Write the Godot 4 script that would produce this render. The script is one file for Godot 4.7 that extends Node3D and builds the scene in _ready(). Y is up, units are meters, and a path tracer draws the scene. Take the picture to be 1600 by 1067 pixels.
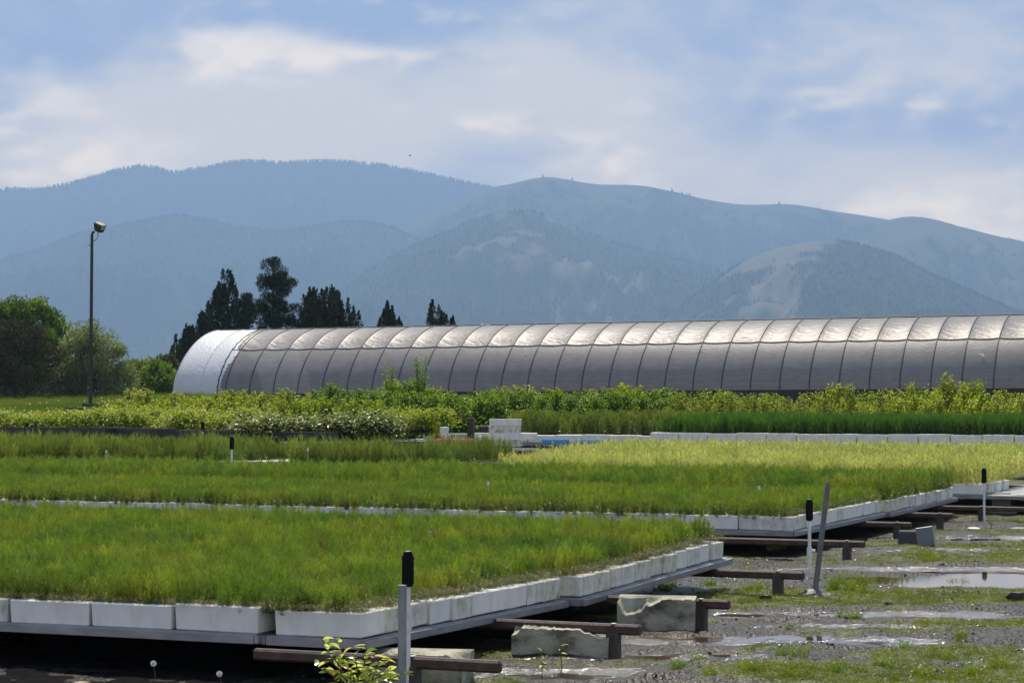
extends Node3D
# A tree nursery: low benches of foam seedling trays beside a muddy aisle, a shade-cloth hoop house and hazy mountains.
# Lengths in metres. depth runs away from the camera (-z); t runs along a bench front to the right, d into the rows.

const EXPOSURE := 1.6
const SKY_GAIN := 2.6
const SKY_TURN := 0.0
const HAZE := 0.00019
const HAZE_GLOW := Color(0.185, 0.29, 0.42)
const EYE := 1.75
const FOCAL := 3367.0
const SKYLINE := 621.0
const CORNER := Vector2(-0.918, 13.15)
const ACROSS := Vector2(0.9225, -0.386)
const INTO := Vector2(0.386, 0.9225)
const TURN := -0.3963
const ORD := ["first", "second", "third", "fourth", "fifth", "sixth", "seventh", "eighth", "ninth", "tenth", "eleventh", "twelfth", "thirteenth", "fourteenth", "fifteenth", "sixteenth", "seventeenth", "eighteenth", "nineteenth", "twentieth", "twenty-first", "twenty-second", "twenty-third", "twenty-fourth", "twenty-fifth", "twenty-sixth", "twenty-seventh", "twenty-eighth", "twenty-ninth", "thirtieth", "thirty-first", "thirty-second", "thirty-third", "thirty-fourth", "thirty-fifth", "thirty-sixth", "thirty-seventh", "thirty-eighth", "thirty-ninth", "fortieth"]

var rng := RandomNumberGenerator.new()
var names := {}
var M := {}
var patch_noise := FastNoiseLite.new()
var fine_noise := FastNoiseLite.new()
var broad_noise := FastNoiseLite.new()
var ridge_noise := FastNoiseLite.new()
var puddles := []


# ------------------------------------------------------------------ mesh building
class MB:
	var v := PackedVector3Array()
	var c := PackedColorArray()
	var n := PackedVector3Array()
	var smooth := false

	func tri(a: Vector3, b: Vector3, d: Vector3, col := Color.WHITE) -> void:
		v.append(a)
		v.append(b)
		v.append(d)
		c.append(col)
		c.append(col)
		c.append(col)

	func quad(a: Vector3, b: Vector3, d: Vector3, e: Vector3, col := Color.WHITE) -> void:
		tri(a, b, d, col)
		tri(a, d, e, col)

	# a triangle of a convex shape round the point o, turned outwards
	func out(a: Vector3, b: Vector3, d: Vector3, o: Vector3, col := Color.WHITE) -> void:
		var nn := (d - a).cross(b - a)
		if nn.dot((a + b + d) / 3.0 - o) < 0.0:
			tri(a, d, b, col)
		else:
			tri(a, b, d, col)

	func outq(a: Vector3, b: Vector3, d: Vector3, e: Vector3, o: Vector3, col := Color.WHITE) -> void:
		out(a, b, d, o, col)
		out(a, d, e, o, col)

	# box with chamfered edges; taper makes the lower end narrower
	func box(centre: Vector3, size: Vector3, ch := 0.004, taper := 0.0, basis := Basis.IDENTITY, col := Color.WHITE) -> void:
		var h := size / 2.0
		var p := {}
		for sx in [-1, 1]:
			for sy in [-1, 1]:
				for sz in [-1, 1]:
					var k: float = 1.0 - (taper if sy < 0 else 0.0)
					for ax in 3:
						var q := Vector3(sx * (h.x * k - (0.0 if ax == 0 else ch)), sy * (h.y - (0.0 if ax == 1 else ch)), sz * (h.z * k - (0.0 if ax == 2 else ch)))
						p[[sx, sy, sz, ax]] = centre + basis * q
		for ax in 3:
			for s in [-1, 1]:
				var r := []
				for e in [[-1, -1], [1, -1], [1, 1], [-1, 1]]:
					var key := [0, 0, 0, ax]
					key[ax] = s
					key[(ax + 1) % 3] = e[0]
					key[(ax + 2) % 3] = e[1]
					r.append(p[key])
				outq(r[0], r[1], r[2], r[3], centre, col)
		for ax in 3:  # edges that run along ax
			var b1 := (ax + 1) % 3
			var b2 := (ax + 2) % 3
			for e in [[-1, -1], [1, -1], [1, 1], [-1, 1]]:
				var r := []
				for g in [[-1, b1], [1, b1], [1, b2], [-1, b2]]:
					var key := [0, 0, 0, g[1]]
					key[ax] = g[0]
					key[b1] = e[0]
					key[b2] = e[1]
					r.append(p[key])
				outq(r[0], r[1], r[2], r[3], centre, col)
		for sx in [-1, 1]:
			for sy in [-1, 1]:
				for sz in [-1, 1]:
					out(p[[sx, sy, sz, 0]], p[[sx, sy, sz, 1]], p[[sx, sy, sz, 2]], centre, col)

	# round tube through points with radii, smooth
	func tube(pts: Array, radii: Array, sides := 8, cap := true, col := Color.WHITE) -> void:
		smooth = true
		var rings := []
		for i in pts.size():
			var dir: Vector3 = (pts[mini(i + 1, pts.size() - 1)] - pts[maxi(i - 1, 0)]).normalized()
			var a := dir.cross(Vector3(0.31, 0.17, 0.93) if absf(dir.y) > 0.8 else Vector3.UP).normalized()
			var b := dir.cross(a).normalized()
			var ring := []
			for k in sides:
				var w := TAU * k / sides
				var o := a * cos(w) + b * sin(w)
				ring.append([pts[i] + o * radii[i], o])
			rings.append(ring)
		for i in pts.size() - 1:
			for k in sides:
				var j := (k + 1) % sides
				var q := [rings[i][k], rings[i][j], rings[i + 1][j], rings[i + 1][k]]
				for s in [[0, 1, 2], [0, 2, 3]]:
					var A: Array = q[s[0]]
					var B: Array = q[s[1]]
					var D: Array = q[s[2]]
					if (D[0] - A[0]).cross(B[0] - A[0]).dot(A[1] + B[1] + D[1]) < 0.0:
						var x := B
						B = D
						D = x
					for w in [A, B, D]:
						v.append(w[0])
						n.append(w[1])
						c.append(col)
		if cap:
			for i in [0, pts.size() - 1]:
				var o: Vector3 = pts[i]
				var away: Vector3 = (pts[i] - pts[1 if i == 0 else pts.size() - 2]).normalized()
				for k in sides:
					var A: Vector3 = rings[i][k][0]
					var B: Vector3 = rings[i][(k + 1) % sides][0]
					if (B - o).cross(A - o).dot(away) < 0.0:
						var x := A
						A = B
						B = x
					for w in [o, A, B]:
						v.append(w)
						n.append(away)
						c.append(col)

	func mesh() -> ArrayMesh:
		var arrays := []
		arrays.resize(Mesh.ARRAY_MAX)
		arrays[Mesh.ARRAY_VERTEX] = v
		arrays[Mesh.ARRAY_COLOR] = c
		if n.size() == v.size():
			arrays[Mesh.ARRAY_NORMAL] = n
		var m := ArrayMesh.new()
		m.add_surface_from_arrays(Mesh.PRIMITIVE_TRIANGLES, arrays)
		return m


func grid_mesh(pts: PackedVector3Array, cols: PackedColorArray, w: int, h: int) -> ArrayMesh:
	var idx := PackedInt32Array()
	idx.resize((w - 1) * (h - 1) * 6)
	var k := 0
	for j in h - 1:
		for i in w - 1:
			var a := j * w + i
			for q in [a, a + w, a + 1, a + 1, a + w, a + w + 1]:
				idx[k] = q
				k += 1
	# smooth normals, from the clockwise side
	var nor := PackedVector3Array()
	nor.resize(pts.size())
	for j in h:
		for i in w:
			var dx := pts[j * w + mini(i + 1, w - 1)] - pts[j * w + maxi(i - 1, 0)]
			var dz := pts[mini(j + 1, h - 1) * w + i] - pts[maxi(j - 1, 0) * w + i]
			nor[j * w + i] = dx.cross(dz).normalized()
	var arrays := []
	arrays.resize(Mesh.ARRAY_MAX)
	arrays[Mesh.ARRAY_VERTEX] = pts
	arrays[Mesh.ARRAY_NORMAL] = nor
	arrays[Mesh.ARRAY_COLOR] = cols
	arrays[Mesh.ARRAY_INDEX] = idx
	var m := ArrayMesh.new()
	m.add_surface_from_arrays(Mesh.PRIMITIVE_TRIANGLES, arrays)
	return m


# ------------------------------------------------------------------ naming and placing
func numbered(called: String) -> String:
	var k: int = names.get(called, 0)
	names[called] = k + 1
	return called if k == 0 else "%s_%03d" % [called, k]


func tag(o: Node, label := "", category := "", group := "", kind := "") -> void:
	if label:
		o.set_meta("label", label)
	if category:
		o.set_meta("category", category)
	if group:
		o.set_meta("group", group)
	if kind:
		o.set_meta("kind", kind)


func thing(called: String, label: String, category: String, at := Vector3.ZERO, turn := 0.0, group := "") -> Node3D:
	var o := Node3D.new()
	o.name = numbered(called)
	add_child(o)
	o.position = at
	o.rotation.y = turn
	tag(o, label, category, group)
	return o


func part(called: String, mesh: Mesh, mat: Material, parent: Node, at := Vector3.ZERO) -> MeshInstance3D:
	var o := MeshInstance3D.new()
	o.name = called
	o.mesh = mesh
	o.material_override = mat
	o.position = at
	parent.add_child(o, true)
	return o


func whole(called: String, mesh: Mesh, mat: Material, at := Vector3.ZERO) -> MeshInstance3D:
	var o := MeshInstance3D.new()
	o.name = numbered(called)
	o.mesh = mesh
	o.material_override = mat
	o.position = at
	add_child(o)
	return o


func copy_of(o: Node3D) -> Node3D:
	var base: String = o.get_meta("base_name")
	var c: Node3D = o.duplicate()
	c.name = numbered(base)
	add_child(c)
	return c


func bench_at(t: float, d: float, y := 0.0) -> Vector3:
	var q := CORNER + ACROSS * t + INTO * d
	return Vector3(q.x, y, -q.y)


func spot(u: float, depth: float, y := 0.0) -> Vector3:
	return Vector3((u - 800.0) * depth / FOCAL, y, -depth)


func height_at(v: float, depth: float) -> float:
	return EYE + (SKYLINE - v) * depth / FOCAL


func sees(p: Vector3, margin := 0.5) -> bool:
	return absf(p.x) < 0.2376 * -p.z * 1.02 + margin


func rise(depth: float) -> float:
	var x := clampf((depth - 32.0) / 66.0, 0.0, 1.0)
	return 1.46 * (x * x / (x + 0.06) * 1.06)


func land(x: float, depth: float) -> float:
	var y := rise(depth)
	var near := clampf(1.0 - (depth - 34.0) / 10.0, 0.0, 1.0)
	if near > 0.0:
		y += near * (0.030 * broad_noise.get_noise_2d(x, depth) + 0.022 * patch_noise.get_noise_2d(x * 3.0, depth * 3.0) + 0.016 * fine_noise.get_noise_2d(x, depth) + 0.010)
		for p in puddles:
			var q := Vector2((x - p[0]) / p[2], (depth - p[1]) / p[3]).length_squared()
			if q < 2.5:
				y -= p[4] * clampf(1.25 - q, -0.25, 1.0) * near
	return y


# ------------------------------------------------------------------ materials
func noise_tex(freq: float, octaves: int, ramp: Array, seed_n: int, size := 256, type := FastNoiseLite.TYPE_SIMPLEX_SMOOTH) -> NoiseTexture2D:
	var n := FastNoiseLite.new()
	n.seed = seed_n
	n.noise_type = type
	n.frequency = freq
	n.fractal_octaves = octaves
	var t := NoiseTexture2D.new()
	t.width = size
	t.height = size
	t.seamless = true
	t.noise = n
	if ramp:
		var g := Gradient.new()
		var off := PackedFloat32Array()
		var col := PackedColorArray()
		for r in ramp:
			off.append(r[0])
			col.append(r[1])
		g.offsets = off
		g.colors = col
		t.color_ramp = g
	return t


func srgb(r: float, g: float, b: float) -> Color:
	return Color(r, g, b).linear_to_srgb()


func mat(col: Color, rough := 0.7, metal := 0.0, specular := 0.5) -> StandardMaterial3D:
	var m := StandardMaterial3D.new()
	m.albedo_color = col.linear_to_srgb()
	m.roughness = rough
	m.metallic = metal
	m.metallic_specular = specular
	return m


func leaf_mat(rough: float, back: Color, specular := 0.4) -> StandardMaterial3D:
	var m := mat(Color.WHITE, rough, 0.0, specular)
	m.vertex_color_use_as_albedo = true
	m.backlight_enabled = true
	m.backlight = back.linear_to_srgb()
	m.cull_mode = BaseMaterial3D.CULL_DISABLED
	return m


func stained(ramp: Array, seed_n: int, scale: Vector3, rough := 0.75, relief := 0.0) -> StandardMaterial3D:
	var m := mat(Color.WHITE, rough)
	m.albedo_texture = noise_tex(0.018, 5, ramp, seed_n)
	m.uv1_triplanar = true
	m.uv1_world_triplanar = true
	m.uv1_scale = scale
	if relief > 0.0:
		m.heightmap_enabled = true
		m.heightmap_texture = noise_tex(0.12, 3, [], seed_n + 7)
		m.heightmap_scale = relief
	return m


func make_materials() -> void:
	M.foam = stained([[0.0, srgb(0.56, 0.56, 0.51)], [0.4, srgb(0.66, 0.66, 0.63)], [0.7, srgb(0.71, 0.71, 0.68)], [1.0, srgb(0.74, 0.74, 0.71)]], 11, Vector3(1.9, 0.8, 1.9), 0.7, 0.10)
	M.foam_worn = stained([[0.0, srgb(0.22, 0.22, 0.16)], [0.3, srgb(0.46, 0.46, 0.40)], [0.55, srgb(0.63, 0.63, 0.58)], [1.0, srgb(0.69, 0.69, 0.65)]], 23, Vector3(1.8, 1.1, 1.8), 0.75, 0.15)
	M.foam_moss = stained([[0.0, srgb(0.14, 0.16, 0.08)], [0.3, srgb(0.38, 0.39, 0.28)], [0.55, srgb(0.58, 0.58, 0.50)], [1.0, srgb(0.68, 0.68, 0.63)]], 37, Vector3(1.7, 1.2, 1.7), 0.8, 0.2)
	M.foam_old = stained([[0.0, srgb(0.04, 0.037, 0.027)], [0.3, srgb(0.15, 0.145, 0.105)], [0.55, srgb(0.28, 0.27, 0.205)], [1.0, srgb(0.38, 0.37, 0.285)]], 41, Vector3(0.8, 1.0, 0.8), 0.85, 0.5)
	M.alu = stained([[0.0, srgb(0.16, 0.165, 0.18)], [0.5, srgb(0.25, 0.26, 0.28)], [1.0, srgb(0.33, 0.34, 0.36)]], 51, Vector3(0.8, 2.0, 0.8), 0.45)
	M.alu.metallic = 0.55
	M.rust = stained([[0.0, srgb(0.020, 0.010, 0.008)], [0.45, srgb(0.050, 0.024, 0.018)], [0.7, srgb(0.080, 0.045, 0.036)], [1.0, srgb(0.15, 0.10, 0.09)]], 61, Vector3(1.6, 1.6, 1.6), 0.5, 0.2)
	M.post_wood = stained([[0.0, srgb(0.018, 0.015, 0.013)], [0.5, srgb(0.05, 0.042, 0.038)], [1.0, srgb(0.10, 0.088, 0.08)]], 67, Vector3(5.0, 0.6, 5.0), 0.8, 0.3)
	M.wood = stained([[0.0, srgb(0.03, 0.022, 0.018)], [1.0, srgb(0.09, 0.07, 0.055)]], 71, Vector3(1.0, 4.0, 1.0), 0.85)
	M.pvc = stained([[0.0, srgb(0.40, 0.39, 0.36)], [0.4, srgb(0.66, 0.66, 0.65)], [1.0, srgb(0.76, 0.77, 0.78)]], 73, Vector3(2.0, 1.2, 2.0), 0.4)
	M.grey_pipe = stained([[0.0, srgb(0.15, 0.15, 0.15)], [0.5, srgb(0.23, 0.24, 0.25)], [1.0, srgb(0.30, 0.31, 0.32)]], 79, Vector3(1.5, 0.9, 1.5), 0.45)
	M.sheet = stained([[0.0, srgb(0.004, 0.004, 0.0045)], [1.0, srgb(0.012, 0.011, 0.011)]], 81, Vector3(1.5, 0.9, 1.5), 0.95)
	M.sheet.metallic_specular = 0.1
	M.dark_pipe = stained([[0.0, srgb(0.07, 0.07, 0.07)], [0.5, srgb(0.11, 0.115, 0.12)], [1.0, srgb(0.16, 0.165, 0.17)]], 80, Vector3(1.5, 0.9, 1.5), 0.5)
	M.black = mat(Color(0.006, 0.006, 0.0065), 0.7, 0.0, 0.25)
	M.black_pot = stained([[0.0, srgb(0.010, 0.010, 0.011)], [1.0, srgb(0.028, 0.027, 0.026)]], 83, Vector3(1, 1, 1), 0.55)
	M.soil = stained([[0.0, srgb(0.012, 0.009, 0.006)], [1.0, srgb(0.05, 0.036, 0.02)]], 89, Vector3(1.5, 1.5, 1.5), 0.95, 0.5)
	M.bark = stained([[0.0, srgb(0.03, 0.024, 0.02)], [1.0, srgb(0.11, 0.085, 0.07)]], 97, Vector3(1.5, 0.5, 1.5), 0.9)
	M.stem = mat(Color(0.06, 0.055, 0.03), 0.8)
	M.needles = leaf_mat(0.42, Color(0.62, 0.64, 0.34), 0.45)
	M.pale = leaf_mat(0.5, Color(0.9, 0.92, 0.65), 0.4)
	M.leaf = leaf_mat(0.46, Color(0.95, 0.97, 0.45), 0.35)
	M.glossy_leaf = leaf_mat(0.40, Color(0.85, 0.88, 0.45), 0.45)
	M.tree_leaf = leaf_mat(0.55, Color(0.75, 0.8, 0.35), 0.3)
	M.conifer = leaf_mat(0.75, Color(0.10, 0.12, 0.05), 0.2)
	M.grass = leaf_mat(0.45, Color(0.85, 0.9, 0.35), 0.4)
	M.red = mat(Color(0.62, 0.075, 0.022), 0.45)
	M.red.backlight_enabled = true
	M.red.backlight = srgb(0.6, 0.6, 0.6)
	M.blue = mat(Color(0.02, 0.26, 0.60), 0.45)
	M.blue.backlight_enabled = true
	M.blue.backlight = srgb(0.5, 0.5, 0.5)
	M.tag = mat(Color(0.55, 0.60, 0.75), 0.5)
	M.steel = mat(Color(0.42, 0.42, 0.44), 0.45, 0.4)
	M.ground = mat(Color.WHITE, 0.40, 0.0, 0.28)
	M.ground.vertex_color_use_as_albedo = true
	M.ground.heightmap_enabled = true
	M.ground.heightmap_texture = noise_tex(0.035, 5, [], 5, 512)
	M.ground.heightmap_scale = 2.4
	M.ground.uv1_triplanar = true
	M.ground.uv1_world_triplanar = true
	M.ground.uv1_scale = Vector3(1.1, 1.1, 1.1)
	M.water = mat(Color(0.05, 0.034, 0.016), 0.03, 0.0, 0.5)
	M.wet = mat(Color(0.030, 0.025, 0.021), 0.13, 0.0, 1.0)
	M.wet.heightmap_enabled = true
	M.wet.heightmap_texture = noise_tex(0.09, 4, [], 6, 512)
	M.wet.heightmap_scale = 0.7
	M.wet.uv1_triplanar = true
	M.wet.uv1_world_triplanar = true
	M.wet.uv1_scale = Vector3(1.6, 1.6, 1.6)
	M.clod = mat(Color.WHITE, 0.36, 0.0, 0.5)
	M.clod.vertex_color_use_as_albedo = true
	M.cloth = stained([[0.0, srgb(0.19, 0.182, 0.188)], [0.5, srgb(0.24, 0.231, 0.237)], [1.0, srgb(0.29, 0.28, 0.287)]], 101, Vector3(0.35, 1.1, 0.35), 0.43)
	M.cloth.metallic_specular = 0.27
	M.cloth.heightmap_enabled = true
	M.cloth.heightmap_texture = noise_tex(0.03, 5, [], 107, 512)
	M.cloth.heightmap_scale = 0.6
	M.cloth.transparency = BaseMaterial3D.TRANSPARENCY_ALPHA  # an open weave: part of the light passes
	M.cloth.albedo_color.a = 0.92
	M.cloth.backlight_enabled = true
	M.cloth.backlight = srgb(0.5, 0.5, 0.5)
	M.film = stained([[0.0, srgb(0.70, 0.72, 0.74)], [1.0, srgb(0.80, 0.82, 0.84)]], 109, Vector3(0.5, 0.5, 0.5), 0.35)
	M.film.heightmap_enabled = true
	M.film.heightmap_texture = noise_tex(0.02, 4, [], 111, 512)
	M.film.heightmap_scale = 1.6
	M.film.backlight_enabled = true
	M.film.backlight = srgb(0.5, 0.52, 0.55)
	M.end_film = mat(Color(0.35, 0.36, 0.38), 0.5)
	M.hoop = mat(Color(0.03, 0.03, 0.034), 0.55)
	M.skirt = stained([[0.0, srgb(0.012, 0.012, 0.014)], [1.0, srgb(0.03, 0.03, 0.034)]], 113, Vector3(0.6, 0.6, 0.6), 0.8)
	M.hill = mat(Color.WHITE, 0.95, 0.0, 0.1)
	M.hill.vertex_color_use_as_albedo = true
	M.lens = mat(Color(0.30, 0.30, 0.28), 0.15)
	M.pole = mat(Color(0.018, 0.015, 0.013), 0.6)
	M.shed = mat(Color(0.22, 0.23, 0.25), 0.6)
	M.fluff = mat(Color(0.75, 0.75, 0.72), 0.9)
	M.petal = leaf_mat(0.5, Color(0.5, 0.4, 0.1))


# ------------------------------------------------------------------ sky
var cloud_noise := FastNoiseLite.new()
var wisp_noise := FastNoiseLite.new()


func bump(az: float, el: float, caz: float, cel: float, waz: float, wel: float) -> float:
	var q := pow((az - caz) / waz, 2.0) + pow((el - cel) / wel, 2.0)
	return exp(-q)


func sky_colour(az: float, el: float) -> Color:
	# az, el in degrees
	var e := deg_to_rad(maxf(el, 0.0))
	var a := deg_to_rad(az)
	var dir := Vector3(sin(a) * cos(e), sin(e), -cos(a) * cos(e))
	var p := dir * 1.0
	p.y *= 2.6
	var n1 := cloud_noise.get_noise_3dv(p * 100.0 + Vector3(37.0, 11.0, 5.0))
	var n2 := wisp_noise.get_noise_3dv(p * 100.0 + Vector3(37.0, 11.0, 5.0))
	var n3 := wisp_noise.get_noise_3dv(p * 310.0 + Vector3(90.0, 3.0, 41.0))
	var warp := n2 * 0.9 + n3 * 0.5
	var wa := az + warp * 1.2 + n1 * 0.8
	var we := el + warp * 0.55
	var high := clampf((el - 3.0) / 60.0, 0.0, 1.0)
	var blue := Color(0.650, 0.748, 0.872).lerp(Color(0.45, 0.61, 0.84), pow(high, 0.8))
	var grey := Color(0.790, 0.830, 0.882)
	var white := Color(0.905, 0.905, 0.918)
	# soft grey veil
	var veil := 0.55 + 0.7 * n1 + 0.25 * n3
	veil += 0.75 * bump(wa, we, -6.0, 6.5, 6.5, 1.9) + 0.5 * bump(wa, we, -12.5, 6.2, 4.0, 1.6) + 0.6 * bump(wa, we, 2.8, 6.0, 2.0, 2.6)
	veil += 0.35 * bump(wa, we, 0.5, 8.2, 2.0, 0.9) + 0.7 * bump(wa, we, 11.5, 5.0, 3.6, 1.0) - 0.75 * bump(wa, we, -5.5, 10.1, 6.0, 0.8) - 0.35 * bump(wa, we, -12.0, 9.0, 3.4, 0.7)
	veil -= 0.35 * bump(wa, we, 9.5, 7.2, 5.0, 0.9) + 0.3 * bump(wa, we, 5.5, 8.2, 3.0, 1.8)
	var col := blue.lerp(grey, smoothstep(0.05, 1.05, veil))
	# brighter cloud tops
	var lit := -0.22 + 0.75 * n2 + 0.55 * n3 + 0.35 * n1
	lit += 0.70 * bump(wa, we, -6.8, 9.35, 2.8, 0.50) + 0.55 * bump(wa, we, -3.2, 9.05, 2.2, 0.28) + 0.85 * bump(wa, we, -12.6, 7.6, 2.4, 0.95)
	lit += 0.75 * bump(wa, we, -11.0, 6.3, 3.6, 0.9) + 0.7 * bump(wa, we, 0.0, 7.4, 1.0, 0.28) + 0.7 * bump(wa, we, 1.9, 6.9, 1.0, 0.30) + 0.40 * bump(wa, we, 3.6, 6.2, 0.9, 1.7) + 0.4 * bump(wa, we, 0.2, 8.9, 1.6, 0.5)
	lit += 0.75 * bump(wa, we, 11.8, 5.1, 3.4, 0.9) + 0.45 * bump(wa, we, 11.6, 7.9, 0.5, 0.45) + 0.6 * bump(wa, we, -11.4, 10.4, 1.4, 0.16) + 0.3 * bump(wa, we, -4.5, 8.6, 4.0, 0.7)
	lit += 0.35 * bump(wa, we, 12.0, 10.3, 2.0, 0.4) + 0.4 * bump(wa, we, 6.0, 5.2, 2.2, 0.3)
	lit += 0.5 * n2 * high
	col = col.lerp(white, smoothstep(0.02, 1.0, lit) * 0.95)
	# what shines behind the air between here and the sky, so that both together give the colour above
	var c := col.srgb_to_linear() * (1.0 / EXPOSURE)
	var way := minf(1045.0 / maxf(sin(e), 0.01), 10400.0)
	var through := exp(-HAZE * way)
	c = (c - HAZE_GLOW * (1.0 - through)) * (1.0 / through)
	c = Color(maxf(c.r, 0.02), maxf(c.g, 0.02), maxf(c.b, 0.02)) * (1.0 / SKY_GAIN)
	return c.linear_to_srgb().clamp()


func make_sky() -> Sky:
	cloud_noise.seed = 4
	cloud_noise.frequency = 0.035
	cloud_noise.fractal_octaves = 4
	wisp_noise.seed = 9
	wisp_noise.frequency = 0.11
	wisp_noise.fractal_octaves = 5
	wisp_noise.fractal_gain = 0.55
	var W := 4096
	var H := 2048
	var im := Image.create_empty(512, 256, false, Image.FORMAT_RGB8)
	for j in 256:
		var el := 90.0 - (j + 0.5) / 256.0 * 180.0
		for i in 512:
			if el < -1.0:
				im.set_pixel(i, j, Color(0.30, 0.31, 0.28))
			else:
				im.set_pixel(i, j, sky_colour(wrapf((i + 0.5) / 512.0 * 360.0 - 180.0 - SKY_TURN, -180.0, 180.0), el))
	im.resize(W, H, Image.INTERPOLATE_CUBIC)
	var i0 := int((180.0 + SKY_TURN - 22.0) / 360.0 * W)
	var i1 := int((180.0 + SKY_TURN + 22.0) / 360.0 * W)
	var j0 := int((90.0 - 17.0) / 180.0 * H)
	for j in range(j0, H / 2 + 2):
		var el := 90.0 - (j + 0.5) / H * 180.0
		for i in range(i0, i1):
			im.set_pixel(i, j, sky_colour((i + 0.5) / W * 360.0 - 180.0 - SKY_TURN, el))
	var m := PanoramaSkyMaterial.new()
	m.panorama = ImageTexture.create_from_image(im)
	m.energy_multiplier = SKY_GAIN
	var s := Sky.new()
	s.sky_material = m
	return s


# ------------------------------------------------------------------ ground
func make_ground() -> void:
	# wet hollows: x, depth, half-width, half-depth, how deep
	puddles = [[5.6, 20.75, 2.5, 1.05, 0.075], [4.1, 21.9, 1.6, 0.30, 0.05], [2.6, 17.45, 1.25, 0.34, 0.05], [3.4, 17.1, 0.9, 0.25, 0.045], [1.7, 15.6, 1.05, 0.36, 0.05], [2.6, 15.35, 0.6, 0.22, 0.045], [1.15, 14.55, 0.62, 0.34, 0.05], [0.25, 13.7, 0.55, 0.30, 0.05], [-0.2, 15.3, 0.55, 0.5, 0.05], [0.95, 13.15, 0.6, 0.2, 0.045], [4.6, 24.5, 1.3, 0.30, 0.04], [6.2, 26.4, 1.2, 0.35, 0.045], [4.8, 15.0, 0.5, 0.14, 0.03], [7.2, 29.0, 1.1, 0.4, 0.04]]
	var xs := []
	var x := -9000.0
	for k in [-9000, -3000, -1000, -300, -120, -70, -45, -30, -22, -16, -12, -9, -7, -5.5, -4, -3, -2.4]:
		xs.append(float(k))
	x = -2.0
	while x < 8.6:
		xs.append(x)
		x += 0.05
	for k in [9, 10, 11.5, 14, 18, 24, 32, 45, 70, 120, 300, 1000, 3000, 9000]:
		xs.append(float(k))
	var zs := []
	for k in [-60, -20, -8, 0, 5, 9, 11, 11.8]:
		zs.append(float(k))
	var z := 12.2
	while z < 32.0:
		zs.append(z)
		z += 0.05 if z < 24.0 else 0.1
	for k in [32.5, 33, 34, 35, 36.5, 38, 40, 43, 46, 50, 55, 60, 65, 70, 75, 80, 85, 90, 95, 100, 110, 130, 170, 250, 400, 800, 1500, 2600, 4200, 7000, 10000]:
		zs.append(float(k))
	var w := xs.size()
	var pts := PackedVector3Array()
	var cols := PackedColorArray()
	pts.resize(w * zs.size())
	cols.resize(w * zs.size())
	var k := 0
	for depth in zs:
		for xx in xs:
			pts[k] = Vector3(xx, land(xx, depth), -depth)
			var g := smoothstep(0.05, 0.35, turf_share(xx, depth))
			var m := 0.5 + 0.5 * fine_noise.get_noise_2d(xx * 0.6 + 40.0, depth * 0.6)
			var col := Color(0.011, 0.0085, 0.0065).lerp(Color(0.042, 0.034, 0.027), m)
			col = col.lerp(Color(0.080, 0.095, 0.020), g * 0.85)
			# wet soil under the benches, blackened in colour for their shade
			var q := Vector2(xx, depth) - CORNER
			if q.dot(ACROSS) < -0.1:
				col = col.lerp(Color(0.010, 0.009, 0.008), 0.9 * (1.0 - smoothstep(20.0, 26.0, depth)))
			if depth > 30.0:
				var far := smoothstep(30.0, 36.0, depth)
				col = col.lerp(Color(0.075, 0.085, 0.03).lerp(Color(0.11, 0.10, 0.06), 0.5 + 0.5 * broad_noise.get_noise_2d(xx, depth)), far)
			cols[k] = col
			k += 1
	# rows run away from the camera, so turn the faces upwards
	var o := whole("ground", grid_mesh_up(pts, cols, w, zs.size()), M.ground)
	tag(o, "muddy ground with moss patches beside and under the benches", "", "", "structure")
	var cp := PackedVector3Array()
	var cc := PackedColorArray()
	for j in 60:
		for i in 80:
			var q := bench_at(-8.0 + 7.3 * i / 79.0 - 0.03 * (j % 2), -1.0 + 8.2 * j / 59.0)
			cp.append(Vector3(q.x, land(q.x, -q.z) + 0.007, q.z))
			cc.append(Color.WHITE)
	var sheet := whole("bench_shade_sheet", grid_mesh(cp, cc, 80, 60), M.sheet)  # added black sheet that stands in for the bench shade on the ground
	tag(sheet, "black sheet added to darken the shaded ground under the front benches", "", "", "structure")
	# strips of churned, wet mud that catch the light
	for p in [[2.7, 17.40, 2.0, 0.30], [4.2, 17.25, 1.0, 0.22], [1.9, 15.55, 1.5, 0.24], [0.95, 14.55, 0.9, 0.22], [0.35, 13.75, 0.8, 0.22], [-0.1, 15.35, 0.75, 0.30], [4.4, 22.0, 1.7, 0.24], [5.2, 24.6, 1.5, 0.24], [3.0, 16.5, 1.2, 0.14], [6.0, 27.0, 1.4, 0.3]]:
		var sp := PackedVector3Array()
		var sc := PackedColorArray()
		for j in 25:
			for i in 121:
				var a := i / 60.0 - 1.0
				var b := j / 12.0 - 1.0
				var xx: float = p[0] + a * p[2]
				var zz: float = p[1] + b * p[3]
				var edge := 1.0 - a * a - b * b + 0.5 * fine_noise.get_noise_2d(xx * 1.2, zz * 2.0)
				sp.append(Vector3(xx, rise(zz) + 0.4 * (land(xx, zz) - rise(zz)) + clampf(edge, -0.6, 0.12) * 0.035 + 0.004 + 0.005 * fine_noise.get_noise_2d(xx * 4.0 + 31.0, zz * 5.0), -zz))
				sc.append(Color.WHITE)
		var strip := whole("wet_mud", grid_mesh(sp, sc, 121, 25), M.wet)
		tag(strip, "", "", "", "structure")
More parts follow.
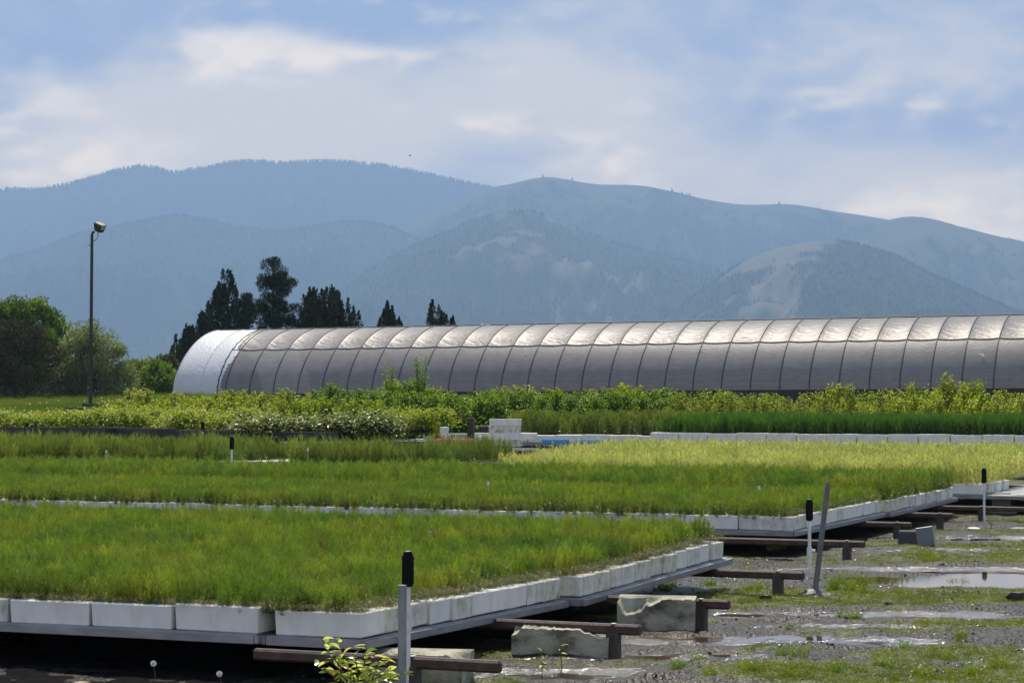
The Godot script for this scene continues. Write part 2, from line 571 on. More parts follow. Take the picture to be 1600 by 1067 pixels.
	for p in puddles:
		var mb := MB.new()
		for i in 28:
			var a := TAU * i / 28.0
			var b := TAU * (i + 1) / 28.0
			mb.out(Vector3.ZERO, Vector3(cos(a) * p[2] * 1.35, 0, sin(a) * p[3] * 1.35), Vector3(cos(b) * p[2] * 1.35, 0, sin(b) * p[3] * 1.35), Vector3(0, -1, 0))
		var wtr := whole("puddle_water", mb.mesh(), M.water, Vector3(p[0], -0.009 + rise(p[1]), -p[1]))
		tag(wtr, "", "", "", "structure")


func grid_mesh_up(pts: PackedVector3Array, cols: PackedColorArray, w: int, h: int) -> ArrayMesh:
	# reversed rows give the upward side
	var p2 := PackedVector3Array()
	var c2 := PackedColorArray()
	for j in h:
		p2.append_array(pts.slice((h - 1 - j) * w, (h - j) * w))
		c2.append_array(cols.slice((h - 1 - j) * w, (h - j) * w))
	var idx := PackedInt32Array()
	idx.resize((w - 1) * (h - 1) * 6)
	var k := 0
	for j in h - 1:
		for i in w - 1:
			var a := j * w + i
			for q in [a, a + 1, a + w, a + 1, a + w + 1, a + w]:
				idx[k] = q
				k += 1
	var nor := PackedVector3Array()
	nor.resize(p2.size())
	for j in h:
		for i in w:
			var dx := p2[j * w + mini(i + 1, w - 1)] - p2[j * w + maxi(i - 1, 0)]
			var dz := p2[mini(j + 1, h - 1) * w + i] - p2[maxi(j - 1, 0) * w + i]
			nor[j * w + i] = dz.cross(dx).normalized()
	var arrays := []
	arrays.resize(Mesh.ARRAY_MAX)
	arrays[Mesh.ARRAY_VERTEX] = p2
	arrays[Mesh.ARRAY_NORMAL] = nor
	arrays[Mesh.ARRAY_COLOR] = c2
	arrays[Mesh.ARRAY_INDEX] = idx
	var m := ArrayMesh.new()
	m.add_surface_from_arrays(Mesh.PRIMITIVE_TRIANGLES, arrays)
	return m


func turf_share(x: float, depth: float) -> float:
	# where moss and low grass grow in the aisle
	var s := 0.55 * patch_noise.get_noise_2d(x * 1.3 + 20.0, depth * 2.2) + 0.35 * fine_noise.get_noise_2d(x * 0.5, depth) + 0.10
	s += 0.75 * exp(-pow((depth - (18.75 + 0.1 * sin(x * 2.0))) / 0.55, 2.0)) * smoothstep(1.2, 2.2, x)
	s += 0.80 * exp(-pow((depth - 13.55) / 0.42, 2.0)) * smoothstep(0.9, 1.7, x)
	s += 0.45 * exp(-pow((depth - 14.6) / 0.4, 2.0)) * smoothstep(2.0, 2.8, x)
	s += 0.45 * exp(-pow((depth - 24.0) / 1.6, 2.0)) * smoothstep(3.5, 4.6, x)
	s += 0.4 * exp(-pow((depth - 16.6) / 0.25, 2.0)) * smoothstep(2.4, 3.2, x)
	for p in puddles:
		var q := Vector2((x - p[0]) / p[2], (depth - p[1]) / p[3]).length_squared()
		s -= 1.2 * exp(-q * 1.2)
	return s


# ------------------------------------------------------------------ many small plants: one object of stuff each
func stuff(called: String, label: String, mesh: Mesh, m: Material, buf: PackedFloat32Array, count: int, group := "") -> void:
	var mm := MultiMesh.new()
	mm.transform_format = MultiMesh.TRANSFORM_3D
	mm.use_colors = true
	mm.mesh = mesh
	mm.instance_count = count
	mm.buffer = buf.slice(0, count * 16)
	var o := MultiMeshInstance3D.new()
	o.name = numbered(called)
	o.multimesh = mm
	o.material_override = m
	add_child(o)
	tag(o, label, called.replace("_", " "), group, "stuff")


func put(buf: PackedFloat32Array, i: int, p: Vector3, yaw: float, lean: float, sxz: float, sy: float, col: Color) -> void:
	var b := Basis(Vector3.UP, yaw) * Basis(Vector3.RIGHT, lean) * Basis.from_scale(Vector3(sxz, sy, sxz))
	var k := i * 16
	buf[k] = b.x.x
	buf[k + 1] = b.y.x
	buf[k + 2] = b.z.x
	buf[k + 3] = p.x
	buf[k + 4] = b.x.y
	buf[k + 5] = b.y.y
	buf[k + 6] = b.z.y
	buf[k + 7] = p.y
	buf[k + 8] = b.x.z
	buf[k + 9] = b.y.z
	buf[k + 10] = b.z.z
	buf[k + 11] = p.z
	buf[k + 12] = col.r
	buf[k + 13] = col.g
	buf[k + 14] = col.b
	buf[k + 15] = 1.0


func blade(mb: MB, p: Vector3, dir: Vector3, length: float, width: float, col: Color, droop := 0.0) -> void:
	# a narrow leaf of two segments
	var side := dir.cross(Vector3(rng.randf_range(-1, 1), rng.randf_range(-0.3, 0.3), rng.randf_range(-1, 1))).normalized() * width * 0.5
	var mid := p + dir * length * 0.55
	var tip := p + dir * length + Vector3(0, -droop * length, 0)
	mb.tri(p - side, p + side, mid, col)
	mb.tri(mid - side * 0.9, mid + side * 0.9, tip, col)


func seedling_patch(size: float, count: int, tall: float, needles: int, nlen: float, nwid: float, spread: float, seed_n: int) -> ArrayMesh:
	# a hand-sized patch of bottle-brush conifer seedlings
	rng.seed = seed_n
	var mb := MB.new()
	for s in count:
		var root := Vector3(rng.randf_range(-size, size), 0, rng.randf_range(-size, size))
		var h := tall * rng.randf_range(0.6, 1.12)
		var lean := Vector3(rng.randf_range(-0.12, 0.12), 1, rng.randf_range(-0.12, 0.12)).normalized()
		var tone := rng.randf_range(0.8, 1.2)
		for q in needles:
			var f := pow((q + rng.randf()) / needles, 0.95)
			var p := root + lean * h * f
			var w := rng.randf() * TAU
			var upness := lerpf(0.35, 1.7, f) + rng.randf_range(-0.2, 0.3)
			var dir := Vector3(cos(w) * spread, upness, sin(w) * spread).normalized()
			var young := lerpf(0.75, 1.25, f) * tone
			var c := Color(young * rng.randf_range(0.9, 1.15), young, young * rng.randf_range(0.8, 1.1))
			var side := dir.cross(Vector3(rng.randf_range(-1, 1), rng.randf_range(-1, 1), rng.randf_range(-1, 1))).normalized() * nwid * 0.5
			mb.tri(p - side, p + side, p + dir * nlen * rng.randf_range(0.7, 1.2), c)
	return mb.mesh()


func bed(called: String, label: String, mesh: Mesh, m: Material, t0: float, t1: float, d0: float, d1: float, y0: float, y1: float, per_m2: float, tones: Array, seed_n: int, group := "", wild := 0.18) -> void:
	rng.seed = seed_n
	var step := 1.0 / sqrt(per_m2)
	var nt := int((t1 - t0) / step)
	var nd := int((d1 - d0) / step)
	var buf := PackedFloat32Array()
	buf.resize(nt * (nd + 8) * 16 + nd * 16 * 8)
	var k := 0
	for i in nt:
		for j in nd:
			var t := t0 + (i + rng.randf_range(0.1, 0.9)) * step
			var d := d0 + (j + rng.randf_range(0.1, 0.9)) * step
			var f := (d - d0) / (d1 - d0)
			var p := bench_at(t, d, lerpf(y0, y1, f))
			if not sees(p, 0.6):
				continue
			var a := 0.5 + 0.9 * patch_noise.get_noise_2d(p.x * 0.8 + seed_n, p.z * 0.55)
			var b := 0.5 + 0.9 * fine_noise.get_noise_2d(p.x * 0.35, p.z * 0.25 + seed_n)
			var col: Color = tones[0].lerp(tones[1], clampf(a, 0, 1)).lerp(tones[2], clampf(b * 1.2 - 0.35, 0, 1))
			col = col * rng.randf_range(0.7, 1.32)
			var lumps := fine_noise.get_noise_2d(p.x * 2.4 + 70.0, p.z * 2.0)
			var tall := 1.0 + wild * (a - 0.5) + rng.randf_range(-wild, wild) * 0.9 + 0.20 * lumps
			col = col * clampf(1.0 + 0.55 * lumps, 0.5, 1.5)
			put(buf, k, p, rng.randf() * TAU, rng.randf_range(-0.14, 0.14), rng.randf_range(0.85, 1.2), tall, col)
			k += 1
			if t1 - t < 0.16 or d - d0 < 0.16:  # the outer rows are bushy down to the tray
				put(buf, k, p + Vector3(rng.randf_range(-0.04, 0.04), -0.02, rng.randf_range(-0.04, 0.04)), rng.randf() * TAU, rng.randf_range(-0.14, 0.14), rng.randf_range(0.9, 1.2), tall * 0.75, col * 0.9)
				k += 1
	stuff(called, label, mesh, m, buf, k, group)


# ------------------------------------------------------------------ benches and trays
var tray_meshes := []


func make_tray_meshes() -> void:
	rng.seed = 77
	for k in 5:
		var mb := MB.new()
		mb.box(Vector3(0, 0.076, 0), Vector3(0.612 + rng.randf_range(-0.006, 0.004), 0.152, 0.329 + rng.randf_range(-0.006, 0.003)), 0.007, 0.012 + 0.012 * rng.randf())
		tray_meshes.append(mb.mesh())


func tray(at: Vector3, label: String, group: String, worn: float, tall := 1.0, turn := 0.0) -> void:
	var m: Material = M.foam
	var r := rng.randf()
	if r < worn * 0.45:
		m = M.foam_moss
	elif r < worn:
		m = M.foam_worn
	var o := whole("foam_tray", tray_meshes[rng.randi() % tray_meshes.size()], m, at)
	o.rotation = Vector3(rng.randf_range(-0.014, 0.014), TURN + turn + rng.randf_range(-0.025, 0.025), rng.randf_range(-0.012, 0.012))
	o.scale = Vector3(1, tall, 1)
	tag(o, label, "seedling tray", group)


func bench(label: String, t0: float, t1: float, d0: float, d1: float, y0: float, y1: float, group := "seedling benches") -> Node3D:
	# an aluminium bench top: a thin deck in a frame of channel; y is the height of its upper side
	var mid := bench_at((t0 + t1) / 2, (d0 + d1) / 2, (y0 + y1) / 2)
	var o := thing("seedling_bench", label, "bench", mid, TURN, group)
	o.rotation.x = atan2(y1 - y0, d1 - d0)
	var w := t1 - t0
	var l := d1 - d0
	var mb := MB.new()
	mb.box(Vector3(0, -0.012, 0), Vector3(w - 0.02, 0.02, l - 0.02), 0.003)
	part("deck", mb.mesh(), M.alu, o)
	for s in [-1, 1]:
		mb = MB.new()
		mb.box(Vector3(s * (w / 2 + 0.004), -0.034, 0), Vector3(0.03, 0.050, l + 0.04), 0.004)
		part("edge_channel", mb.mesh(), M.alu, o)
		mb = MB.new()
		mb.box(Vector3(0, -0.035, s * (l / 2 + 0.002)), Vector3(w - 0.03, 0.055, 0.03), 0.004)
		part("edge_channel", mb.mesh(), M.alu, o)
	return o


func soil_sheet(t0: float, t1: float, d0: float, d1: float, y0: float, y1: float) -> void:
	var mb := MB.new()
	mb.quad(bench_at(t0, d0, y0), bench_at(t0, d1, y1), bench_at(t1, d1, y1), bench_at(t1, d0, y0))
	var o := whole("tray_soil", mb.mesh(), M.soil)
	tag(o, "", "", "", "stuff")


func make_benches() -> void:
	make_tray_meshes()
	rng.seed = 5
	# front row: two bench ends along the aisle, another bench to the left
	bench("aluminium bench at the front corner under the nearest trays", -0.66, 0.03, -0.02, 3.36, 0.280, 0.232)
	bench("aluminium bench running out of frame left of the front corner", -9.0, -0.69, -0.06, 3.36, 0.287, 0.240)
	bench("aluminium bench of the front row, farther along the aisle", -9.0, 0.15, 3.42, 7.2, 0.242, 0.290)
	var g := "foam trays along the bench edges"
	for k in 4:
		var t := -0.32 - 0.625 * (k + 1) - 0.03
		tray(bench_at(t - 0.02, 0.16 - 0.03, 0.288 - 0.003 * k), "white foam tray at the bottom left, %s left of the corner tray" % ORD[k], g, 0.35, 1.0 + (0.08 if k == 0 else 0.0))
	for k in 10:
		tray(bench_at(-0.306 + rng.randf_range(-0.02, 0.016), 0.165 + 0.334 * k, lerpf(0.281, 0.235, k / 10.0)), ("white foam tray at the front corner beside the leafy weed" if k == 0 else "white foam tray behind the corner one, %s of its aisle side, front bench" % ORD[k]), g, 0.5)
	for k in 11:
		tray(bench_at(-0.20 + rng.randf_range(-0.022, 0.016), 3.60 + 0.334 * k, lerpf(0.245, 0.290, k / 10.0)), ("mossy foam tray starting the second bench, jutting into the aisle" if k == 0 else "foam tray %s along the second bench's aisle side" % ORD[k]), g, 1.0 if k == 0 else 0.6)
	soil_sheet(-9.0, -0.05, 0.05, 3.35, 0.425, 0.38)
	soil_sheet(-9.0, 0.05, 3.45, 7.1, 0.385, 0.435)
	# second row
	bench("aluminium bench of the second row behind the leaning grey pole", -16.0, -0.36, 11.3, 15.65, 0.283, 0.275)
	bench("aluminium bench of the second row, its far half", -16.0, -0.30, 15.72, 20.1, 0.272, 0.282)
	for k in 19:
		tray(bench_at(-0.70 - 0.62 * (k + 1), 11.47 + rng.randf_range(-0.015, 0.01), 0.285), "foam tray in the second row's front edge, %s left of its corner" % ORD[k], g, 0.3, rng.randf_range(0.96, 1.04))
	for k in 13:
		tray(bench_at(-0.70 + rng.randf_range(-0.015, 0.015), 11.47 + 0.334 * k, 0.284 - 0.0006 * k), ("white foam tray at the second row's corner left of the leaning pole" if k == 0 else "white foam tray %s along the second row, from its corner" % ORD[k]), g, 0.6)
	for k in 13:
		tray(bench_at(-0.63 + rng.randf_range(-0.02, 0.02), 15.88 + 0.334 * k, 0.276), "white foam tray %s along the second row's far half, aisle side" % ORD[k], g, 0.6)
	soil_sheet(-16.0, -0.5, 11.4, 15.6, 0.425, 0.42)
	soil_sheet(-16.0, -0.45, 15.8, 20.05, 0.42, 0.43)
	# third row
	bench("aluminium bench with a bare ribbed end at the aisle, beyond the far riser", -9.0, 1.55, 20.55, 24.6, 0.30, 0.30)
	var mb := MB.new()
	for k in 60:  # ribbed metal deck of the empty end
		mb.box(bench_at(1.0 + 0.0, 20.62 + 0.066 * k, 0.302), Vector3(1.02, 0.022, 0.030), 0.006, 0.0, Basis(Vector3.UP, TURN))
	var ribs := whole("ribbed_deck", mb.mesh(), M.steel)
	tag(ribs, "bare ribbed metal decking on the bench at the right edge", "decking")
	for k in 6:
		tray(bench_at(-0.32 + 0.05 * (k % 2), 20.75 + 0.334 * k, 0.302), "foam tray behind the far black-topped riser, %s from the front" % ORD[k], g, 0.45)
	bench("raised aluminium bench carrying foam trays at the right edge", -4.0, 4.0, 24.9, 28.2, 0.52, 0.52)
	for k in 5:
		tray(bench_at(0.75 + 0.625 * k, 25.07, 0.522), "clean foam tray above the ribbed decking, %s from the far riser" % ORD[k], g, 0.15)
	soil_sheet(-9.0, -0.1, 20.6, 24.5, 0.44, 0.44)
	soil_sheet(-9.0, 4.0, 25.0, 28.2, 0.62, 0.62)
	bench("aluminium bench under the tall green seedlings at left", -19.0, -9.2, 20.7, 24.4, 0.50, 0.50)
	for k in 3:
		tray(bench_at(-12.25 - 0.0 + 0.335 * 0, 20.9 + 0.62 * k, 0.505), "foam tray in the gap beside the second-farthest riser, %s from front" % ORD[k], g, 0.2)
	for k in 2:
		tray(bench_at(-12.87 + 0.62 * k, 20.86, 0.502), "foam tray at the foot of the riser in the seedlings, %s from left" % ORD[k], g, 0.2)
	soil_sheet(-19.0, -12.6, 20.9, 24.3, 0.65, 0.65)
	soil_sheet(-11.9, -8.9, 20.9, 24.3, 0.65, 0.65)


func make_supports() -> void:
	# rusty pipes across the aisle side, each on a timber post
	var rows := [[-0.22, 0.45, 1.02, -0.02], [1.96, 0.92, 1.12, 0.0], [3.9, 0.92, 1.15, 0.0], [6.69, 0.74, 0.98, 0.0], [10.9, 0.32, 0.52, 0.0], [14.5, 0.06, 0.24, 0.0], [16.8, 0.12, 0.30, 0.0], [18.8, 0.30, 1.4, 0.0]]
	var say := ["beside the weed at the bottom", "above the longer broken foam block", "behind the notched broken foam block", "right of the front row's far end", "behind the leaning grey pole", "left of the tilted grey slab", "right of the tilted grey slab", "under the far black-topped riser"]
	for i in rows.size():
		var r: Array = rows[i]
		var top := 0.222
		var o := thing("bench_support", "rusty steel beam on a dark post, %s" % say[i], "bench support", bench_at(r[1], r[0], 0), TURN, "beams that carry the benches")
		var mb := MB.new()
		var y := top - 0.036
		var from: float = (-4.0 if i > 0 else -0.62) - r[1]
		var to: float = r[2] - r[1]
		mb.box(Vector3((from + to) / 2.0, y, 0), Vector3(to - from, 0.072, 0.055), 0.014)
		part("beam", mb.mesh(), M.rust, o)
		var p := bench_at(r[1], r[0])
		var gy := land(p.x, -p.z) - 0.06
		mb = MB.new()
		mb.box(Vector3(0, (gy + y - 0.024) / 2, 0.0), Vector3(0.085, y - 0.024 - gy, 0.085), 0.006)
		part("post", mb.mesh(), M.post_wood, o)
		mb = MB.new()
		mb.box(Vector3(0, y + 0.0365, 0), Vector3(0.03, 0.006, 0.05), 0.001)
		part("bracket", mb.mesh(), M.steel, o)


func make_seedlings() -> void:
	var g := "beds of seedlings on the benches"
	var deep := Color(0.100, 0.195, 0.015)
	var mid := Color(0.19, 0.275, 0.018)
	var olive := Color(0.27, 0.295, 0.026)
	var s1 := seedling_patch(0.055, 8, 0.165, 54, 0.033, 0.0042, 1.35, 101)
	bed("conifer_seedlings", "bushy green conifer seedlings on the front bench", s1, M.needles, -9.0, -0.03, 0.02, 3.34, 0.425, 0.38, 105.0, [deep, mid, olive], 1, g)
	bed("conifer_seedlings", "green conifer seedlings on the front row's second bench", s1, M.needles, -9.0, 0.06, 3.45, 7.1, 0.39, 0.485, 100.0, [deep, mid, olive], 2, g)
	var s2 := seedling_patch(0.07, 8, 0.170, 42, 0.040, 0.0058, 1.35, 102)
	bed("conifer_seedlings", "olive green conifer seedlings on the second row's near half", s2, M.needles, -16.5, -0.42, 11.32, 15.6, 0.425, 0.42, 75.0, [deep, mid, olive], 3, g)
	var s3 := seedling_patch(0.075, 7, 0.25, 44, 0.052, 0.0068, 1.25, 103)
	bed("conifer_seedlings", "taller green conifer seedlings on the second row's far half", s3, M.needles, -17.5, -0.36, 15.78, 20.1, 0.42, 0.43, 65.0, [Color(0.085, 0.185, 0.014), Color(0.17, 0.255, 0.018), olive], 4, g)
	# pale flowering seedlings
	rng.seed = 31
	var mb := MB.new()
	for s in 7:
		var root := Vector3(rng.randf_range(-0.09, 0.09), 0, rng.randf_range(-0.09, 0.09))
		var h := rng.randf_range(0.26, 0.40)
		var lean := Vector3(rng.randf_range(-0.1, 0.1), 1, rng.randf_range(-0.1, 0.1)).normalized()
		for q in 20:
			var f := (q + rng.randf()) / 20.0
			var w := rng.randf() * TAU
			var dir := Vector3(cos(w), lerpf(0.5, 1.4, f), sin(w)).normalized()
			var k := rng.randf_range(0.8, 1.2)
			blade(mb, root + lean * h * f, dir, rng.randf_range(0.03, 0.055), 0.012, Color(k, k, k * 0.9))
	bed("pale_seedlings", "pale yellow-green thin-stemmed seedlings in the third row", mb.mesh(), M.pale, -7.9, 0.0, 20.6, 24.5, 0.44, 0.46, 60.0, [Color(0.38, 0.43, 0.11), Color(0.47, 0.50, 0.15), Color(0.55, 0.54, 0.21)], 6, g)
	bed("pale_seedlings", "pale yellow-green seedlings on the raised bench at right", mb.mesh(), M.pale, -8.8, 4.2, 25.0, 28.3, 0.50, 0.56, 55.0, [Color(0.38, 0.43, 0.11), Color(0.45, 0.48, 0.15), Color(0.52, 0.52, 0.20)], 7, g)
	# feathery tall seedlings at the left
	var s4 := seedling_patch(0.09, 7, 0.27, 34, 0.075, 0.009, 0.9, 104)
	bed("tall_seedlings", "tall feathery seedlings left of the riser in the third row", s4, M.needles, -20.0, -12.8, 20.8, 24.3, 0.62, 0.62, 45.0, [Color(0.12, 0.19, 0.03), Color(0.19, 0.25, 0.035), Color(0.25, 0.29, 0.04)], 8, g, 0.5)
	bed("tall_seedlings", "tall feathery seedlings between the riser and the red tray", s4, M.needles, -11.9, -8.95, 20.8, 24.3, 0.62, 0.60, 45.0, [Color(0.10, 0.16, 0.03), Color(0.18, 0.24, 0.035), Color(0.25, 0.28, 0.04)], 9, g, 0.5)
	# long dark needles on the far foam trays
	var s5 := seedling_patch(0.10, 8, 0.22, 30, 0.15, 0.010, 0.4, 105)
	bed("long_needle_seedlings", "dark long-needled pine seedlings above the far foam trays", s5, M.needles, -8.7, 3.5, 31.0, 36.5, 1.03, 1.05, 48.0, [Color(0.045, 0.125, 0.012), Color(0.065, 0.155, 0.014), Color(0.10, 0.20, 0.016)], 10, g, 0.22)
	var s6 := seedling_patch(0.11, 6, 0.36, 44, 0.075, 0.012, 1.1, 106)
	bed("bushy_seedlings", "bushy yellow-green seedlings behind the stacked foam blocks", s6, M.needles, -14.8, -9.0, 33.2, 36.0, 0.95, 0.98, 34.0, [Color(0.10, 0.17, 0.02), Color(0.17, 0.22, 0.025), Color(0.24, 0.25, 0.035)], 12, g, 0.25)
	# dry blades hanging over the tray edges
	rng.seed = 41
	mb = MB.new()
	for q in 7:
		var w := rng.randf() * TAU
		var dir := Vector3(cos(w), rng.randf_range(0.1, 0.9), sin(w)).normalized()
		blade(mb, Vector3(rng.randf_range(-0.02, 0.02), 0, rng.randf_range(-0.02, 0.02)), dir, rng.randf_range(0.07, 0.15), 0.0035, Color.WHITE, rng.randf_range(0.3, 0.8))
	var buf := PackedFloat32Array()
	buf.resize(3400 * 16)
	var k := 0
	for i in 3400:
		var p: Vector3
		var r := rng.randf()
		if r < 0.22:
			p = bench_at(rng.randf_range(-3.4, 0.0), rng.randf_range(-0.01, 0.10), 0.44)
		elif r < 0.52:
			var d := rng.randf_range(0.0, 7.1)
			p = bench_at((0.0 if d < 3.4 else 0.11) - rng.randf_range(0.0, 0.12), d, (lerpf(0.435, 0.39, d / 3.4) if d < 3.4 else lerpf(0.395, 0.445, (d - 3.4) / 3.7)) + rng.randf_range(0.0, 0.05))
		elif r < 0.75:
			p = bench_at(rng.randf_range(-14.0, -0.4), rng.randf_range(11.3, 11.45), 0.44 + rng.randf_range(0.0, 0.07))
		elif r < 0.9:
			p = bench_at(-0.42 - rng.randf_range(0.0, 0.12), rng.randf_range(11.3, 20.0), 0.44 + rng.randf_range(0.0, 0.06))
		else:
			p = bench_at(rng.randf_range(-9.0, -0.1), rng.randf_range(0.1, 7.0), 0.53)
		if not sees(p, 0.3):
			continue
		put(buf, k, p, rng.randf() * TAU, 0.0, rng.randf_range(0.6, 1.2), rng.randf_range(0.6, 1.2), Color(0.20, 0.18, 0.09).lerp(Color(0.10, 0.12, 0.03), rng.randf()))
		k += 1
	stuff("dry_grass", "dry straw-coloured blades drooping over the tray edges", mb.mesh(), M.pale, buf, k)


# ------------------------------------------------------------------ aisle: grass and clods
func make_aisle() -> void:
	rng.seed = 61
	var mb := MB.new()
	for q in 9:
		var w := rng.randf() * TAU
		var dir := Vector3(cos(w) * 0.7, rng.randf_range(0.5, 1.3), sin(w) * 0.7).normalized()
		blade(mb, Vector3(rng.randf_range(-0.03, 0.03), 0, rng.randf_range(-0.03, 0.03)), dir, rng.randf_range(0.025, 0.055), 0.006, Color.WHITE * rng.randf_range(0.8, 1.2), 0.2)
	var n := 120000
	var buf := PackedFloat32Array()
	buf.resize(n * 16)
	var k := 0
	for i in n:
		var depth := rng.randf_range(12.8, 31.0)
		var x := rng.randf_range(-0.4, 8.0)
		if absf(x) > 0.25 * depth + 0.3:
			continue
		var s := turf_share(x, depth)
		if s < rng.randf_range(0.0, 0.5):
			continue
		var q := Vector2(x, depth) - CORNER
		if q.dot(ACROSS) < -0.2 + 0.3 * rng.randf():
			continue
		var f := rng.randf()
		var tone := clampf(0.5 + patch_noise.get_noise_2d(x * 2.0, depth * 2.0) * 1.2, 0, 1)
		var col := Color(0.10, 0.15, 0.014).lerp(Color(0.23, 0.25, 0.024), tone * 0.7 + f * 0.3)
		var h := lerpf(0.35, 0.9, f * f) + 0.35 * clampf(s, 0, 1)
		put(buf, k, Vector3(x, land(x, depth) - 0.006, -depth), rng.randf() * TAU, 0.0, rng.randf_range(0.7, 1.3), h, col)
		k += 1
	stuff("moss_grass", "low mossy grass in patches over the wet mud", mb.mesh(), M.grass, buf, k)
	# taller green tufts
	mb = MB.new()
	for q in 26:
		var w := rng.randf() * TAU
		var dir := Vector3(cos(w) * 0.5, rng.randf_range(0.7, 1.4), sin(w) * 0.5).normalized()
		blade(mb, Vector3(rng.randf_range(-0.05, 0.05), 0, rng.randf_range(-0.04, 0.04)), dir, rng.randf_range(0.06, 0.17), 0.008, Color.WHITE * rng.randf_range(0.8, 1.2), 0.25)
	var tufts := [[1300, 925, 2.0], [1325, 925, 2.0], [1350, 930, 1.5], [1340, 920, 1.5], [1310, 918, 1.3], [1495, 905, 1.2], [1490, 908, 1.0], [1320, 965, 1.1], [1330, 968, 0.9], [1245, 1030, 0.9], [1225, 1025, 0.8], [1160, 900, 1.0], [1175, 925, 1.0], [1190, 920, 0.8], [1035, 920, 1.0], [1050, 918, 1.0], [1110, 915, 0.8], [1440, 872, 1.1], [1455, 875, 1.0], [1465, 874, 0.8], [1090, 1035, 0.9], [1410, 1010, 0.9], [1500, 1000, 0.8], [1560, 1040, 1.0], [1520, 1050, 0.9], [1440, 1050, 0.9], [1480, 1030, 0.8], [1300, 1050, 0.8], [1230, 1055, 0.9], [1170, 1050, 0.9], [1100, 1055, 0.8], [1060, 1050, 0.8], [1380, 1040, 0.8], [1200, 862, 0.9], [1215, 860, 0.9], [1415, 868, 0.8]]
	buf = PackedFloat32Array()
	buf.resize(2000 * 16)
	k = 0
	for tf in tufts:
		for r in 5:
			var depth: float = EYE * FOCAL / (tf[1] - SKYLINE) + rng.randf_range(-0.14, 0.14)
			var p := spot(tf[0] + rng.randf_range(-10, 10), depth)
			put(buf, k, Vector3(p.x, land(p.x, depth), p.z), rng.randf() * TAU, 0.0, rng.randf_range(0.6, 1.0), rng.randf_range(0.5, 0.9) * tf[2], Color(0.13, 0.22, 0.015).lerp(Color(0.25, 0.30, 0.025), rng.randf()))
			k += 1
	stuff("grass_tufts", "brighter upright grass tufts along the muddy aisle", mb.mesh(), M.grass, buf, k)
	# clods of wet mud
	mb = MB.new()
	rng.seed = 63
	var rings := []
	for j in 5:
		var ring := []
		for i in 8:
			var th := PI * j / 4.0
			var ph := TAU * i / 8.0
			var r := 1.0 + rng.randf_range(-0.3, 0.25)
			if j == 0 or j == 4:
				r = 0.9
				ph = 0.0
			ring.append(Vector3(sin(th) * cos(ph), cos(th) * 0.75, sin(th) * sin(ph)) * r)
		rings.append(ring)
	for j in 4:
		for i in 8:
			mb.outq(rings[j][i], rings[j][(i + 1) % 8], rings[j + 1][(i + 1) % 8], rings[j + 1][i], Vector3.ZERO)
	n = 15000
	buf = PackedFloat32Array()
	buf.resize(n * 16)
	k = 0
	for i in n:
		var depth := rng.randf_range(12.7, 27.0)
		var x := rng.randf_range(-2.4, 7.0)
		if absf(x) > 0.25 * depth + 0.2:
			continue
		var q := Vector2(x, depth) - CORNER
		if q.dot(ACROSS) < -0.5:
			continue
		var y := land(x, depth)
		if y < -0.035 or fine_noise.get_noise_2d(x * 0.8 + 9.0, depth) < rng.randf_range(-0.5, 0.25):
			continue
		var r := 0.004 + 0.014 * pow(rng.randf(), 4.0)
		var m := rng.randf()
		put(buf, k, Vector3(x, y + r * 0.2, -depth), rng.randf() * TAU, rng.randf_range(-0.4, 0.4), r, r * rng.randf_range(0.6, 1.1), Color(0.018, 0.015, 0.012).lerp(Color(0.085, 0.075, 0.068), m * m))
		k += 1
	stuff("mud_clods", "dark wet clods of mud strewn over the aisle", mb.mesh(), M.clod, buf, k)
	# a few bigger lumps that can be told apart
	var lump := mb.mesh()
	for q in [[1587, 940, 0.07, "dark rounded clod at the right edge among the moss"], [1196, 936, 0.045, "dark clod beside the post right of the front row"], [20, 1062, 0.05, "pale lump of earth in the bottom left corner"], [128, 1060, 0.06, "pale lump of earth near the bottom left, beside it"], [1388, 948, 0.03, "small dark clod right of the leaning pole's foot"]]:
		var depth: float = minf(EYE * FOCAL / (q[1] - SKYLINE), 30.0)
		if q[1] > 1050:
			depth = 12.75
		var p := spot(q[0], depth)
		var o := whole("clod", lump, mat(Color(0.02, 0.017, 0.015) if q[1] < 1050 else Color(0.20, 0.15, 0.12), 0.7), Vector3(p.x, land(p.x, depth) + q[2] * 0.5, p.z))
		o.scale = Vector3(q[2] * 1.3, q[2], q[2])
		tag(o, q[3], "clod")


